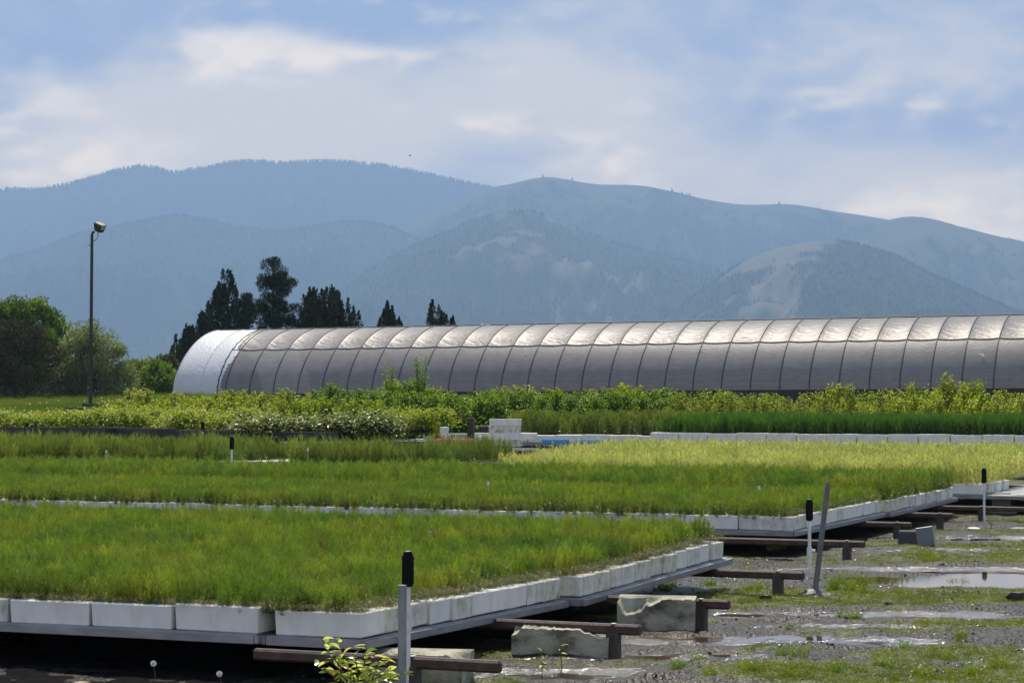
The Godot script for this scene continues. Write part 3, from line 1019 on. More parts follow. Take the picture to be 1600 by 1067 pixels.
# ------------------------------------------------------------------ risers, pole, broken blocks, weeds
func riser(called_label: String, at: Vector3, tall: float, tee := false, hold := false) -> void:
	var o := thing("sprinkler_riser", called_label, "sprinkler", at, 0.0, "sprinkler risers among the benches")
	var mb := MB.new()
	mb.tube([Vector3(0, -0.1, 0), Vector3(0, tall - 0.2, 0)], [0.0165, 0.0165], 16)
	part("pipe", mb.mesh(), M.pvc, o)
	mb = MB.new()
	mb.tube([Vector3(0, tall - 0.205, 0), Vector3(0, tall - 0.20, 0), Vector3(0, tall - 0.055, 0), Vector3(0, tall - 0.05, 0), Vector3(0, tall - 0.032, 0), Vector3(0, tall - 0.028, 0), Vector3(0, tall - 0.004, 0), Vector3(0, tall, 0)], [0.026, 0.031, 0.033, 0.037, 0.037, 0.032, 0.024, 0.021], 20)
	var head := part("sprinkler_head", mb.mesh(), M.black, o)
	mb = MB.new()
	for k in 10:
		var w := TAU * k / 10.0
		mb.box(Vector3(cos(w) * 0.0325, tall - 0.125, sin(w) * 0.0325), Vector3(0.006, 0.13, 0.006), 0.001, 0.0, Basis(Vector3.UP, -w))
	part("grip_ribs", mb.mesh(), M.black, head)
	mb = MB.new()
	mb.tube([Vector3(0, tall + 0.0, 0), Vector3(0, tall + 0.004, 0)], [0.019, 0.017], 16)
	part("cap", mb.mesh(), M.steel, head)
	if tee:
		mb = MB.new()
		mb.tube([Vector3(0, tall - 0.56, 0), Vector3(0, tall - 0.55, 0), Vector3(0, tall - 0.47, 0), Vector3(0, tall - 0.46, 0)], [0.019, 0.026, 0.026, 0.019], 16)
		mb.tube([Vector3(0, tall - 0.50, 0), Vector3(0.055, tall - 0.50, 0)], [0.017, 0.017], 12)
		part("tee_fitting", mb.mesh(), M.pvc, o)
	if hold:
		mb = MB.new()
		mb.tube([Vector3(0, tall - 0.47, 0), Vector3(0, tall - 0.46, 0), Vector3(0, tall - 0.40, 0), Vector3(0, tall - 0.39, 0)], [0.018, 0.023, 0.023, 0.018], 16)
		part("coupling", mb.mesh(), M.pvc, o)


func broken_block(label: String, at: Vector3, turn: float, size: Vector3, notch: Array, seed_n: int, tilt := 0.0) -> void:
	# an old foam block whose upper edge has crumbled: a profile along x, lifted to the block's thickness
	rng.seed = seed_n
	var n := 40
	var pts := PackedVector3Array()
	var mb := MB.new()
	var cols := 10
	var top := []
	for i in n + 1:
		var f := float(i) / n
		var h := size.y
		for q in notch:
			var w: float = absf(f - q[0]) / q[1]
			if w < 1.0:
				h -= q[2] * (1.0 - w * w)
		top.append(h + rng.randf_range(-0.006, 0.004))
	var at_xyz := func(i: int, j: int, up: float) -> Vector3:
		var f := float(i) / n
		var g := float(j) / cols
		var h: float = top[i] if g < 0.55 else lerpf(top[i], size.y, smoothstep(0.55, 0.75, g))
		return Vector3((f - 0.5) * size.x * (0.985 + 0.015 * up), h * up, (0.5 - g) * size.z)
	for i in n:
		for j in cols:
			mb.quad(at_xyz.call(i, j, 1.0), at_xyz.call(i, j + 1, 1.0), at_xyz.call(i + 1, j + 1, 1.0), at_xyz.call(i + 1, j, 1.0))
		var c := Vector3(0, size.y * 0.4, 0)
		for j in [0, cols]:
			mb.outq(at_xyz.call(i, j, 0.0), at_xyz.call(i + 1, j, 0.0), at_xyz.call(i + 1, j, 1.0), at_xyz.call(i, j, 1.0), c)
	for i in [0, n]:
		for j in cols:
			mb.outq(at_xyz.call(i, j, 0.0), at_xyz.call(i, j + 1, 0.0), at_xyz.call(i, j + 1, 1.0), at_xyz.call(i, j, 1.0), Vector3(0, size.y * 0.4, 0))
	var o := whole("broken_foam_block", mb.mesh(), M.foam_old, at)
	o.rotation = Vector3(0, turn, tilt)
	tag(o, label, "foam block", "broken foam blocks lying under the benches")


func leaf_shape(length: float, width: float, fold: float) -> ArrayMesh:
	# a pointed leaf with a folded midrib, along +x
	var mb := MB.new()
	var n := 5
	for i in n:
		var f0 := float(i) / n
		var f1 := float(i + 1) / n
		var w0 := width * 0.5 * sin(PI * pow(f0, 0.8)) + 0.0005
		var w1 := width * 0.5 * sin(PI * pow(f1, 0.8)) + 0.0005
		var m0 := Vector3(f0 * length, -f0 * f0 * length * 0.22, 0)
		var m1 := Vector3(f1 * length, -f1 * f1 * length * 0.22, 0)
		for s in [-1.0, 1.0]:
			mb.quad(m0, m1, m1 + Vector3(0, fold * w1, s * w1), m0 + Vector3(0, fold * w0, s * w0))
	return mb.mesh()


func make_aisle_things() -> void:
	# nearest riser with the grey pipe it is tied to
	var p := spot(637.5, 12.75)
	riser("black-topped white sprinkler riser nearest the camera, behind a grey pipe", Vector3(p.x, 0, p.z), 0.84, false, true)
	var mb := MB.new()
	mb.tube([Vector3(0, -0.2, 0), Vector3(0.004, 0.655, 0)], [0.025, 0.025], 20)
	var gp := whole("grey_pipe", mb.mesh(), M.grey_pipe, spot(628.0, 12.62))
	tag(gp, "upright grey pipe in front of the nearest sprinkler riser", "pipe")
	mb = MB.new()
	p = spot(1264.5, 21.0)
	riser("black-topped white sprinkler riser with a tee fitting, by the leaning grey pole", Vector3(p.x, land(p.x, 21.0), p.z), 0.75, true)
	var foot := spot(1272.0, 18.9)
	mb.tube([Vector3(0, 0, 0), Vector3(0.125, 1.0, -0.03)], [0.025, 0.023], 18)
	var lean := whole("leaning_pole", mb.mesh(), M.dark_pipe, Vector3(foot.x, 0.0, foot.z))
	tag(lean, "grey pole leaning right, standing in a mound of mud", "pole")
	lean.scale = Vector3(1, 1, 1)
	# mound of mud round the foot
	rng.seed = 90
	mb = MB.new()
	var ring := []
	for j in 6:
		var rr := []
		for i in 14:
			var a := TAU * i / 14.0
			var r := (0.13 * j / 5.0) * rng.randf_range(0.85, 1.2)
			rr.append(Vector3(cos(a) * r * 1.5, 0.085 * pow(cos(j / 5.0 * PI / 2.0), 0.8) - 0.02 + rng.randf_range(-0.008, 0.008), sin(a) * r))
		ring.append(rr)
	for j in 5:
		for i in 14:
			mb.outq(ring[j][i], ring[j][(i + 1) % 14], ring[j + 1][(i + 1) % 14], ring[j + 1][i], Vector3(0, -0.2, 0))
	var mound := whole("mud_mound", mb.mesh(), mat(Color(0.10, 0.09, 0.085), 0.6), Vector3(foot.x, land(foot.x, 18.9), foot.z))
	tag(mound, "grey mound of dried mud at the leaning pole's foot", "mound")
	p = spot(1537.5, 30.0)
	riser("black-topped white sprinkler riser among the far tray ends at right", Vector3(p.x, land(p.x, 30.0), p.z), 0.76)
	p = spot(362.0, 34.3)
	riser("black-topped white sprinkler riser in the tall seedlings at left", Vector3(p.x, 0.2, p.z), 0.93)
	p = spot(316.5, 44.0)
	riser("black-topped sprinkler riser before the black planter at left", Vector3(p.x, 0.36, p.z), 0.90)
	p = spot(585.0, 50.0)
	riser("black-topped sprinkler riser among the leafy shrubs in the middle", Vector3(p.x, 0.5, p.z), 0.93)
	# broken blocks
	var b := spot(877.0, 14.75)
	broken_block("long dirty foam block with a crumbled top, below the second pipe", Vector3(b.x, -0.055, b.z), -0.10, Vector3(0.66, 0.24, 0.34), [[0.0, 0.10, 0.05], [0.93, 0.16, 0.05], [0.75, 0.05, 0.02]], 3, -0.02)
	b = spot(1026.0, 16.35)
	broken_block("pale foam block with a notch broken from its top", Vector3(b.x, -0.005, b.z), -0.12, Vector3(0.585, 0.245, 0.34), [[0.06, 0.10, 0.05], [0.20, 0.17, 0.12], [0.42, 0.16, 0.05]], 4, -0.01)
	b = spot(655.0, 13.25)
	broken_block("large foam block with a rounded end, behind the nearest riser", Vector3(b.x, -0.06, b.z), -0.2, Vector3(0.62, 0.255, 0.34), [[1.0, 0.14, 0.05], [0.0, 0.2, 0.03]], 6)
	# slabs and discs further up the aisle
	mb = MB.new()
	mb.box(Vector3(0, 0.11, 0), Vector3(0.20, 0.24, 0.05), 0.008)
	b = spot(1447.0, 25.2)
	var sl := whole("grey_slab", mb.mesh(), M.dark_pipe, Vector3(b.x, land(b.x, 25.2), b.z))
	sl.rotation = Vector3(-0.35, -0.3, 0.16)
	tag(sl, "grey slab propped up at a tilt between two posts", "slab")
	mb = MB.new()
	mb.box(Vector3(0, 0.08, 0), Vector3(0.30, 0.17, 0.2), 0.01)
	b = spot(1424.0, 25.8)
	sl = whole("concrete_block", mb.mesh(), mat(Color(0.07, 0.07, 0.07), 0.9), Vector3(b.x, land(b.x, 25.8) - 0.01, b.z))
	sl.rotation.y = -0.3
	tag(sl, "low grey block on the ground left of the tilted slab", "block")
	mb = MB.new()
	mb.box(Vector3(0, 0.06, 0), Vector3(0.46, 0.12, 0.3), 0.015)
	b = spot(1564.0, 32.5)
	var pier := thing("concrete_pier", "pale stepped concrete pier behind the far riser", "pier", Vector3(b.x, land(b.x, 32.5), b.z), -0.25)
	part("footing", mb.mesh(), M.shed, pier)
	mb = MB.new()
	mb.box(Vector3(0, 0.22, 0), Vector3(0.28, 0.20, 0.22), 0.012)
	part("pillar", mb.mesh(), M.shed, pier)
	for q in [[1521.0, 28.4, 0.085, "pale round lid lying left of the far post"], [1596.0, 29.0, 0.17, "larger pale round lid lying at the right edge"]]:
		mb = MB.new()
		mb.tube([Vector3(0, 0, 0), Vector3(0, 0.02, 0), Vector3(0, 0.024, 0)], [q[2], q[2], q[2] * 0.95], 28)
		b = spot(q[0], q[1])
		var lid := whole("round_lid", mb.mesh(), M.foam, Vector3(b.x, land(b.x, q[1]) + 0.012, b.z))
		lid.rotation.x = 0.05
		tag(lid, q[3], "lid")
	make_weeds()
	# plant tags and markers
	for q in [[672.0, 809.0, 18.6, 0.53, 0], [763.0, 757.0, 27.2, 0.62, 0], [1186.0, 764.0, 26.4, 0.60, 0], [166.0, 714.0, 34.0, 0.85, 0], [481.0, 708.0, 35.0, 0.86, 0], [748.0, 697.0, 40.0, 0.86, 0]]:
		var tg := thing("plant_tag", "small pale plant tag standing %s" % {672.0: "in the front bed's far seedlings", 763.0: "in the second bed, mid-frame", 1186.0: "in the second bed near the leaning pole", 166.0: "in the seedlings at far left", 481.0: "in the seedlings right of the left riser", 748.0: "beside the red tray"}[q[0]], "plant tag", spot(q[0], q[2], q[3] - 0.12), 0.2 * sin(q[0]), "plant tags in the beds")
		mb = MB.new()
		mb.box(Vector3(0, 0.07, 0), Vector3(0.006, 0.16, 0.003), 0.0005)
		part("stake", mb.mesh(), M.tag, tg)
		mb = MB.new()
		mb.box(Vector3(0.0, 0.165, 0.001), Vector3(0.032, 0.05, 0.003), 0.0008)
		part("plate", mb.mesh(), M.tag, tg)
	var red_say := ["left of the far riser, first of two", "left of the far riser, second of two", "right of the far riser"]
	var ri := 0
	for q in [[1508.0, 31.8], [1518.5, 31.4], [1548.0, 31.5]]:
		mb = MB.new()
		mb.box(Vector3(0, 0.06, 0), Vector3(0.016, 0.14, 0.004), 0.001, 0.6)
		var mk := whole("red_marker", mb.mesh(), M.red, spot(q[0], q[1], 0.455))
		mk.rotation = Vector3(0, 0.3, 0.08)
		tag(mk, "tiny red marker stick %s" % red_say[ri], "marker", "red marker sticks")
		ri += 1
	# rusty-leaved seedlings that stand out
	rng.seed = 93
	for q in [[517.0, 752.0, 30.0, Color(0.30, 0.13, 0.05), "reddish dying seedling in the second bed at left"], [503.0, 842.0, 17.0, Color(0.22, 0.13, 0.05), "brown dying seedling in the front bed, left of centre"], [886.0, 808.0, 19.6, Color(0.42, 0.22, 0.03), "orange-leaved seedling at the front bed's far edge"], [1213.0, 748.0, 26.0, Color(0.38, 0.34, 0.03), "bent yellow blade above the second bed at right"], [680.0, 828.0, 18.0, Color(0.20, 0.15, 0.06), "brown patch of seedling below the front bed's tag"], [915.0, 717.0, 38.0, Color(0.45, 0.10, 0.02), "orange flower stalk among the pale seedlings"]]:
		mb = MB.new()
		for k in 9:
			var w := rng.randf() * TAU
			blade(mb, Vector3(rng.randf_range(-0.02, 0.02), 0, rng.randf_range(-0.02, 0.02)), Vector3(cos(w) * 0.4, 1.0, sin(w) * 0.4).normalized(), rng.randf_range(0.08, 0.16), 0.010, q[3], 0.2)
		var y := height_at(q[1], q[2]) - 0.06
		var sd := whole("odd_seedling", mb.mesh(), M.petal, spot(q[0], q[2], y))
		tag(sd, q[4], "seedling")


func make_weeds() -> void:
	rng.seed = 97
	# leafy weed before the front corner
	var at := spot(566.0, 12.45)
	var weed := thing("leafy_weed", "leafy weed with pale shiny leaves before the front tray corner", "plant", Vector3(at.x, -0.03, at.z))
	weed.scale = Vector3.ONE * 1.22
	var shapes := [leaf_shape(0.078, 0.028, 0.4), leaf_shape(0.066, 0.026, 0.55), leaf_shape(0.055, 0.022, 0.3)]
	var greens := []
	for c in [Color(0.20, 0.30, 0.018), Color(0.28, 0.34, 0.025), Color(0.11, 0.19, 0.015), Color(0.36, 0.20, 0.025)]:
		var m := leaf_mat(0.22, Color(0.7, 0.75, 0.2), 0.7)
		m.vertex_color_use_as_albedo = false
		m.albedo_color = c.linear_to_srgb()
		greens.append(m)
	var tips := [Vector3(-0.16, 0.27, 0.03), Vector3(-0.06, 0.20, 0.07), Vector3(0.05, 0.18, 0.06), Vector3(0.10, 0.24, 0.04), Vector3(0.20, 0.16, 0.02), Vector3(-0.02, 0.12, 0.08), Vector3(-0.20, 0.335, 0.0), Vector3(-0.12, 0.325, 0.02), Vector3(-0.03, 0.25, 0.05), Vector3(0.06, 0.25, -0.02), Vector3(0.14, 0.19, 0.03), Vector3(-0.22, 0.20, 0.03), Vector3(0.02, 0.29, 0.0), Vector3(0.17, 0.13, 0.0), Vector3(-0.1, 0.16, 0.06)]
	for tip in tips:
		var foot := Vector3(tip.x * 0.15, 0, tip.z * 0.3)
		var mid: Vector3 = foot.lerp(tip, 0.55) + Vector3(0, 0.04, 0)
		var mb := MB.new()
		mb.tube([foot, mid, tip], [0.005, 0.0035, 0.0015], 6)
		part("stem", mb.mesh(), M.stem, weed)
		for k in 11:
			var f := 0.2 + 0.8 * k / 10.0
			var p: Vector3 = foot.lerp(mid, f / 0.55) if f < 0.55 else mid.lerp(tip, (f - 0.55) / 0.45)
			var pick := rng.randi() % 10
			var lf := part("leaf", shapes[rng.randi() % 3], greens[3 if pick == 9 else (2 if pick > 6 else pick % 2)], weed, p)
			lf.rotation = Vector3(rng.randf_range(-0.7, 0.7), rng.randf() * TAU, rng.randf_range(-0.1, 0.8))
			lf.scale = Vector3.ONE * rng.randf_range(0.7, 1.05)
	# narrow-leaved weed right of the riser
	at = spot(646.0, 12.9)
	var narrow := thing("narrow_leaved_weed", "narrow-leaved green weed just right of the grey pipe", "plant", Vector3(at.x, 0, at.z))
	var mbs := MB.new()
	mbs.tube([Vector3.ZERO, Vector3(0.01, 0.20, 0)], [0.004, 0.002], 6)
	part("stem", mbs.mesh(), M.stem, narrow)
	var slim := leaf_shape(0.07, 0.011, 0.3)
	for k in 26:
		var lf := part("leaf", slim, greens[k % 2], narrow, Vector3(0.01 * k / 26.0, 0.02 + 0.18 * k / 26.0, 0))
		lf.rotation = Vector3(0, k * 2.4, rng.randf_range(0.3, 0.9))
		lf.scale = Vector3.ONE * lerpf(1.0, 0.5, k / 26.0)
	# two sprouts in the mud
	var say := ["thin sprout in the mud below the longer broken block, left one", "thin sprout with an orange top leaf, right of the other"]
	for q in 2:
		at = spot([846.0, 876.0][q], [13.6, 13.75][q])
		var sp := thing("mud_sprout", say[q], "plant", Vector3(at.x, land(at.x, -at.z), at.z))
		var mb := MB.new()
		var tall: float = [0.20, 0.22][q]
		mb.tube([Vector3.ZERO, Vector3(0.006, tall * 0.5, 0), Vector3(-0.004, tall, 0)], [0.0045, 0.003, 0.0015], 6)
		part("stem", mb.mesh(), M.stem, sp)
		for k in 7:
			var f := 0.35 + 0.65 * k / 6.0
			var lf := part("leaf", shapes[k % 3], greens[3] if q == 1 and k == 6 else greens[k % 2], sp, Vector3(0, tall * f, 0))
			lf.rotation = Vector3(rng.randf_range(-0.4, 0.4), rng.randf() * TAU, rng.randf_range(-0.3, 0.9))
			lf.scale = Vector3.ONE * rng.randf_range(0.5, 0.8)
	# seed heads of dandelion
	say = ["white dandelion seed head at the bottom left, the taller", "white dandelion seed head at the bottom, the shorter one"]
	for q in 2:
		at = spot([241.0, 344.0][q], 12.6)
		var tall: float = [0.20, 0.14][q]
		var dd := thing("dandelion", say[q], "flower", Vector3(at.x, 0, at.z), 0, "dandelion seed heads")
		var mb := MB.new()
		mb.tube([Vector3(0.03, 0, 0), Vector3(0.012, tall * 0.6, 0), Vector3(0, tall, 0)], [0.003, 0.0025, 0.002], 6)
		part("stem", mb.mesh(), M.stem, dd)
		mb = MB.new()
		for k in 90:
			var dir := Vector3(rng.randfn(), rng.randfn(), rng.randfn()).normalized()
			var side := dir.cross(Vector3(0.3, 0.8, 0.5)).normalized() * 0.006
			mb.tri(dir * 0.004, dir * 0.017 - side, dir * 0.017 + side)
			mb.tri(dir * 0.013 - side.cross(dir), dir * 0.013 + side.cross(dir), dir * 0.018)
		part("seed_head", mb.mesh(), M.fluff, dd, Vector3(0, tall, 0))


# ------------------------------------------------------------------ middle distance
func small_box(called: String, size: Vector3, m: Material, at: Vector3, label: String, category: String, group := "", turn := 0.0) -> MeshInstance3D:
	var mb := MB.new()
	mb.box(Vector3(0, size.y / 2, 0), size, 0.01, 0.02)
	var o := whole(called, mb.mesh(), m, at)
	o.rotation.y = TURN + turn
	tag(o, label, category, group)
	return o


func planter(at: Vector3, size: Vector3, label: String, m: Material) -> void:
	# an open box: four walls, a floor and the soil inside
	var o := thing("planter_box", label, "planter", at, TURN, "long planter boxes")
	for s in [-1, 1]:
		var mb := MB.new()
		mb.box(Vector3(0, size.y / 2, s * (size.z / 2 - 0.01)), Vector3(size.x, size.y, 0.02), 0.004)
		part("side", mb.mesh(), m, o)
		mb = MB.new()
		mb.box(Vector3(s * (size.x / 2 - 0.01), size.y / 2, 0), Vector3(0.02, size.y - 0.006, size.z - 0.045), 0.004)
		part("end", mb.mesh(), m, o)
	var mb := MB.new()
	mb.box(Vector3(0, size.y * 0.45, 0), Vector3(size.x - 0.05, size.y * 0.8, size.z - 0.05), 0.004)
	part("soil", mb.mesh(), M.soil, o)


func make_middle() -> void:
	rng.seed = 121
	var g := "far row of foam trays"
	# far row under the dark grass
	for k in 20:
		tray(bench_at(-8.45 + 0.625 * k, 30.95 + rng.randf_range(-0.02, 0.02), 0.80 + rng.randf_range(-0.01, 0.01)), "tall foam tray under the dark seedlings, %s from the left of its row" % ORD[k], g, 0.12, 1.42)
	bench("aluminium bench below the far row of foam trays", -8.8, 4.2, 30.8, 36.5, 0.80, 0.80)
	for k in 9:
		tray(bench_at(-14.0 + 0.63 * k, 31.6 + rng.randf_range(-0.03, 0.03), 0.79 + 0.012 * sin(k * 1.3)), "low foam tray right of the stacked blocks, %s from the stack" % ORD[k], g, 0.2, 1.0)
	bench("aluminium bench between the stacked blocks and the far row", -15.6, -8.9, 31.4, 36.0, 0.785, 0.785)
	soil_sheet(-8.8, 4.0, 31.0, 36.4, 1.0, 1.0)
	# stack of four foam blocks on a low platform
	var p := spot(789.0, 42.5)
	var y := height_at(698.0, 42.5)
	for k in 4:
		tray(Vector3(p.x + [0.02, -0.01, 0.0, 0.01][k], y + 0.137 * k, p.z), "foam block in the stack by the red tray, %s from the bottom" % ORD[k], "stack of foam blocks", 0.45, 0.9, TURN * -0.75)
	for q in [[766.0, "single foam block left behind the stack"], [815.0, "single foam block right behind the stack"]]:
		var pp := spot(q[0], 43.4)
		tray(Vector3(pp.x, y + 0.12, pp.z), q[1], "stack of foam blocks", 0.2, 0.9, TURN * -0.75)
	# rail platforms
	for q in [[720.0, 41.5, 700.0, 3.0, "pale-railed low platform under the red tray and stack"], [648.0, 45.5, 686.0, 1.5, "pale-railed low platform under the planter in the middle"], [520.0, 45.0, 690.0, 2.2, "pale-railed low platform left behind the tall seedlings"]]:
		var pf := spot(q[0], q[1])
		var o := thing("rail_platform", q[4], "platform", Vector3(pf.x, height_at(q[2], q[1]), pf.z), TURN * 0.2, "low slatted platforms")
		for k in 3:
			var mb := MB.new()
			mb.box(Vector3(0, -0.02 - 0.13 * k, 0.1 * k), Vector3(q[3], 0.035, 0.05), 0.004)
			part("rail", mb.mesh(), M.steel, o)
		for s in [-1, 0, 1]:
			var mb := MB.new()
			mb.box(Vector3(s * q[3] * 0.45, -0.25, -0.05), Vector3(0.06, 0.5, 0.06), 0.004)
			part("leg", mb.mesh(), M.wood, o)
		var mb2 := MB.new()
		mb2.box(Vector3(0, -0.15, -0.12), Vector3(q[3], 0.2, 0.03), 0.004)
		part("board", mb2.mesh(), M.wood, o)
	var wp := spot(750.0, 41.0)
	small_box("white_post", Vector3(0.06, 0.35, 0.06), M.pvc, Vector3(wp.x, height_at(709.0, 41.0), wp.z), "short white post between the red tray and the stack", "post")
	# red and blue trays
	p = spot(711.0, 41.3)
	y = height_at(700.0, 41.3)
	planter(Vector3(p.x, y + 0.03, p.z), Vector3(0.66, 0.15, 0.34), "red plastic tray with sprouting plants left of the stack", M.red)
	rng.seed = 123
	var sprig := MB.new()
	for k in 60:
		var w := rng.randf() * TAU
		var kind := rng.randf()
		blade(sprig, Vector3(rng.randf_range(-0.30, 0.30), 0.12, rng.randf_range(-0.13, 0.13)), Vector3(cos(w) * 0.5, 1.0, sin(w) * 0.5).normalized(), rng.randf_range(0.06, 0.17), 0.018, Color(0.20, 0.22, 0.04) if kind < 0.6 else Color(0.26, 0.08, 0.03))
	var sprouts := whole("red_tray_sprouts", sprig.mesh(), M.petal, Vector3(p.x, y + 0.03, p.z))
	tag(sprouts, "greenish red sprouts growing in the red plastic tray", "plant")
	for q in [[868.0, 42.0, 694.5, 0.46, "blue plastic tray before the far foam trays, left one"], [921.0, 42.0, 695.5, 0.46, "blue plastic tray before the far foam trays, right one"]]:
		p = spot(q[0], q[1])
		planter(Vector3(p.x, height_at(q[2], q[1]), p.z), Vector3(q[3], 0.11, 0.3), q[4], M.blue)
	# black planters at the left
	for q in [[70.0, 47.5, 682.5, 667.0, 3.7, "long black planter at the left edge under yellow-green plants"], [208.0, 47.0, 682.5, 669.0, 1.7, "black planter right of the long one at left"], [332.0, 45.5, 684.0, 672.0, 1.35, "short black planter behind the second riser at left"], [642.0, 46.5, 675.0, 662.0, 1.05, "black planter in the middle above pale rails"], [470.0, 46.0, 686.0, 674.0, 2.2, "black planter under the white-leaved shrubs"]]:
		p = spot(q[0], q[1])
		planter(Vector3(p.x, height_at(q[2], q[1]), p.z), Vector3(q[4], (q[2] - q[3]) * q[1] / FOCAL, 0.8), q[5], M.black_pot)
	p = spot(694.0, 45.0)
	small_box("white_pot", Vector3(0.15, 0.24, 0.15), M.pvc, Vector3(p.x, height_at(685.0, 45.0), p.z), "white pot with a bushy plant right of the middle planter", "pot")
	p = spot(736.0, 47.0)
	small_box("wooden_stump", Vector3(0.14, 0.52, 0.14), M.wood, Vector3(p.x, height_at(690.0, 47.0), p.z), "dark wooden post behind the red tray", "post")
	p = spot(757.0, 45.0)
	small_box("dark_bin", Vector3(0.22, 0.42, 0.2), M.black_pot, Vector3(p.x, height_at(697.0, 45.0), p.z), "dark bin just left of the stacked foam blocks", "bin")
	# crate by the lamp
	p = spot(154.0, 70.0)
	var cr := thing("slatted_crate", "dark slatted crate at the lamp pole's foot", "crate", Vector3(p.x, rise(70.0), p.z), 0.1)
	for k in 5:
		var mb := MB.new()
		mb.box(Vector3(0, 0.10 + 0.145 * k, 0.28), Vector3(0.92, 0.12, 0.03), 0.006)
		part("slat", mb.mesh(), M.wood, cr)
		mb = MB.new()
		mb.box(Vector3(0, 0.10 + 0.145 * k, -0.28), Vector3(0.92, 0.12, 0.03), 0.006)
		part("slat", mb.mesh(), M.wood, cr)
	for sx in [-1, 1]:
		for sz in [-1, 1]:
			var mb := MB.new()
			mb.box(Vector3(sx * 0.47, 0.38, sz * 0.26), Vector3(0.07, 0.76, 0.07), 0.006)
			part("corner_post", mb.mesh(), M.wood, cr)
	p = spot(114.0, 60.0)
	small_box("low_crate", Vector3(0.42, 0.24, 0.4), M.wood, Vector3(p.x, height_at(649.0, 60.0), p.z), "low dark crate left of the slatted crate", "crate")


# ------------------------------------------------------------------ shrubs
func foliage(seed_n: int, rx: float, tall: float, leaves: int, size: float, slim: float, tones: Array, shoots: int, shoot_tall: float, low := 0.1) -> Array:
	# [foliage mesh, stem mesh]: leaves round many twigs, with some shoots above
	rng.seed = seed_n
	var mb := MB.new()
	var st := MB.new()
	var twigs := []
	var count := 34
	for k in count:
		var a := rng.randf() * TAU
		var f := sqrt(rng.randf())
		var h := tall * (low + (1.0 - low) * pow(rng.randf(), 0.6)) * (1.0 - 0.35 * f * f)
		twigs.append(Vector3(cos(a) * rx * f, h, sin(a) * rx * f))
	for k in shoots:
		var a := rng.randf() * TAU
		twigs.append(Vector3(cos(a) * rx * 0.6 * rng.randf(), tall + shoot_tall * rng.randf_range(0.4, 1.0), sin(a) * rx * 0.5 * rng.randf()))
	var i := 0
	for tip in twigs:
		var root := Vector3(tip.x * 0.25, 0, tip.z * 0.25)
		if i % 3 == 0 or i >= count:
			st.tube([root, root.lerp(tip, 0.6) + Vector3(0, 0.05, 0), tip], [0.012, 0.008, 0.003], 5, false)
		var per: int = leaves / twigs.size()
		var tone: float = rng.randf_range(0.75, 1.2)
		var tint: Color = tones[rng.randi() % tones.size()]
		for q in per:
			var f := 1.0 - 0.55 * rng.randf() * rng.randf()
			if i >= count:
				f = 1.0 - 0.5 * rng.randf()
			var spread := 0.16 if i < count else 0.055
			var p: Vector3 = root.lerp(tip, f) + Vector3(rng.randfn() * spread * rx / 0.5, rng.randfn() * spread * 0.7, rng.randfn() * spread * rx / 0.5)
			if p.y < 0.02:
				p.y = 0.02 + rng.randf() * 0.1
			var w := rng.randf() * TAU
			var dir := Vector3(cos(w), rng.randf_range(-0.5, 0.9), sin(w)).normalized()
			var side := dir.cross(Vector3(rng.randf_range(-0.5, 0.5), 1, rng.randf_range(-0.5, 0.5))).normalized() * size * slim * 0.5
			var len := size * rng.randf_range(0.7, 1.25)
			var c := tint * (tone * rng.randf_range(0.8, 1.2))
			var mid := p + dir * len * 0.5
			var tip2 := p + dir * len - Vector3(0, len * 0.2, 0)
			mb.tri(p, mid + side, tip2, c)
			mb.tri(p, tip2, mid - side, c)
		i += 1
	if st.v.is_empty():
		st.tube([Vector3.ZERO, Vector3(0, tall * 0.5, 0)], [0.012, 0.006], 5)
	return [mb.mesh(), st.mesh()]


func make_shrub(called: String, shape: Array, m: Material) -> Node3D:
	var o := Node3D.new()
	o.name = numbered(called)
	o.set_meta("base_name", called)
	add_child(o)
	var f := part("foliage", shape[0], m, o)
	f.set_meta("kind", "stuff")
	part("stem", shape[1], M.bark, o)
	return o


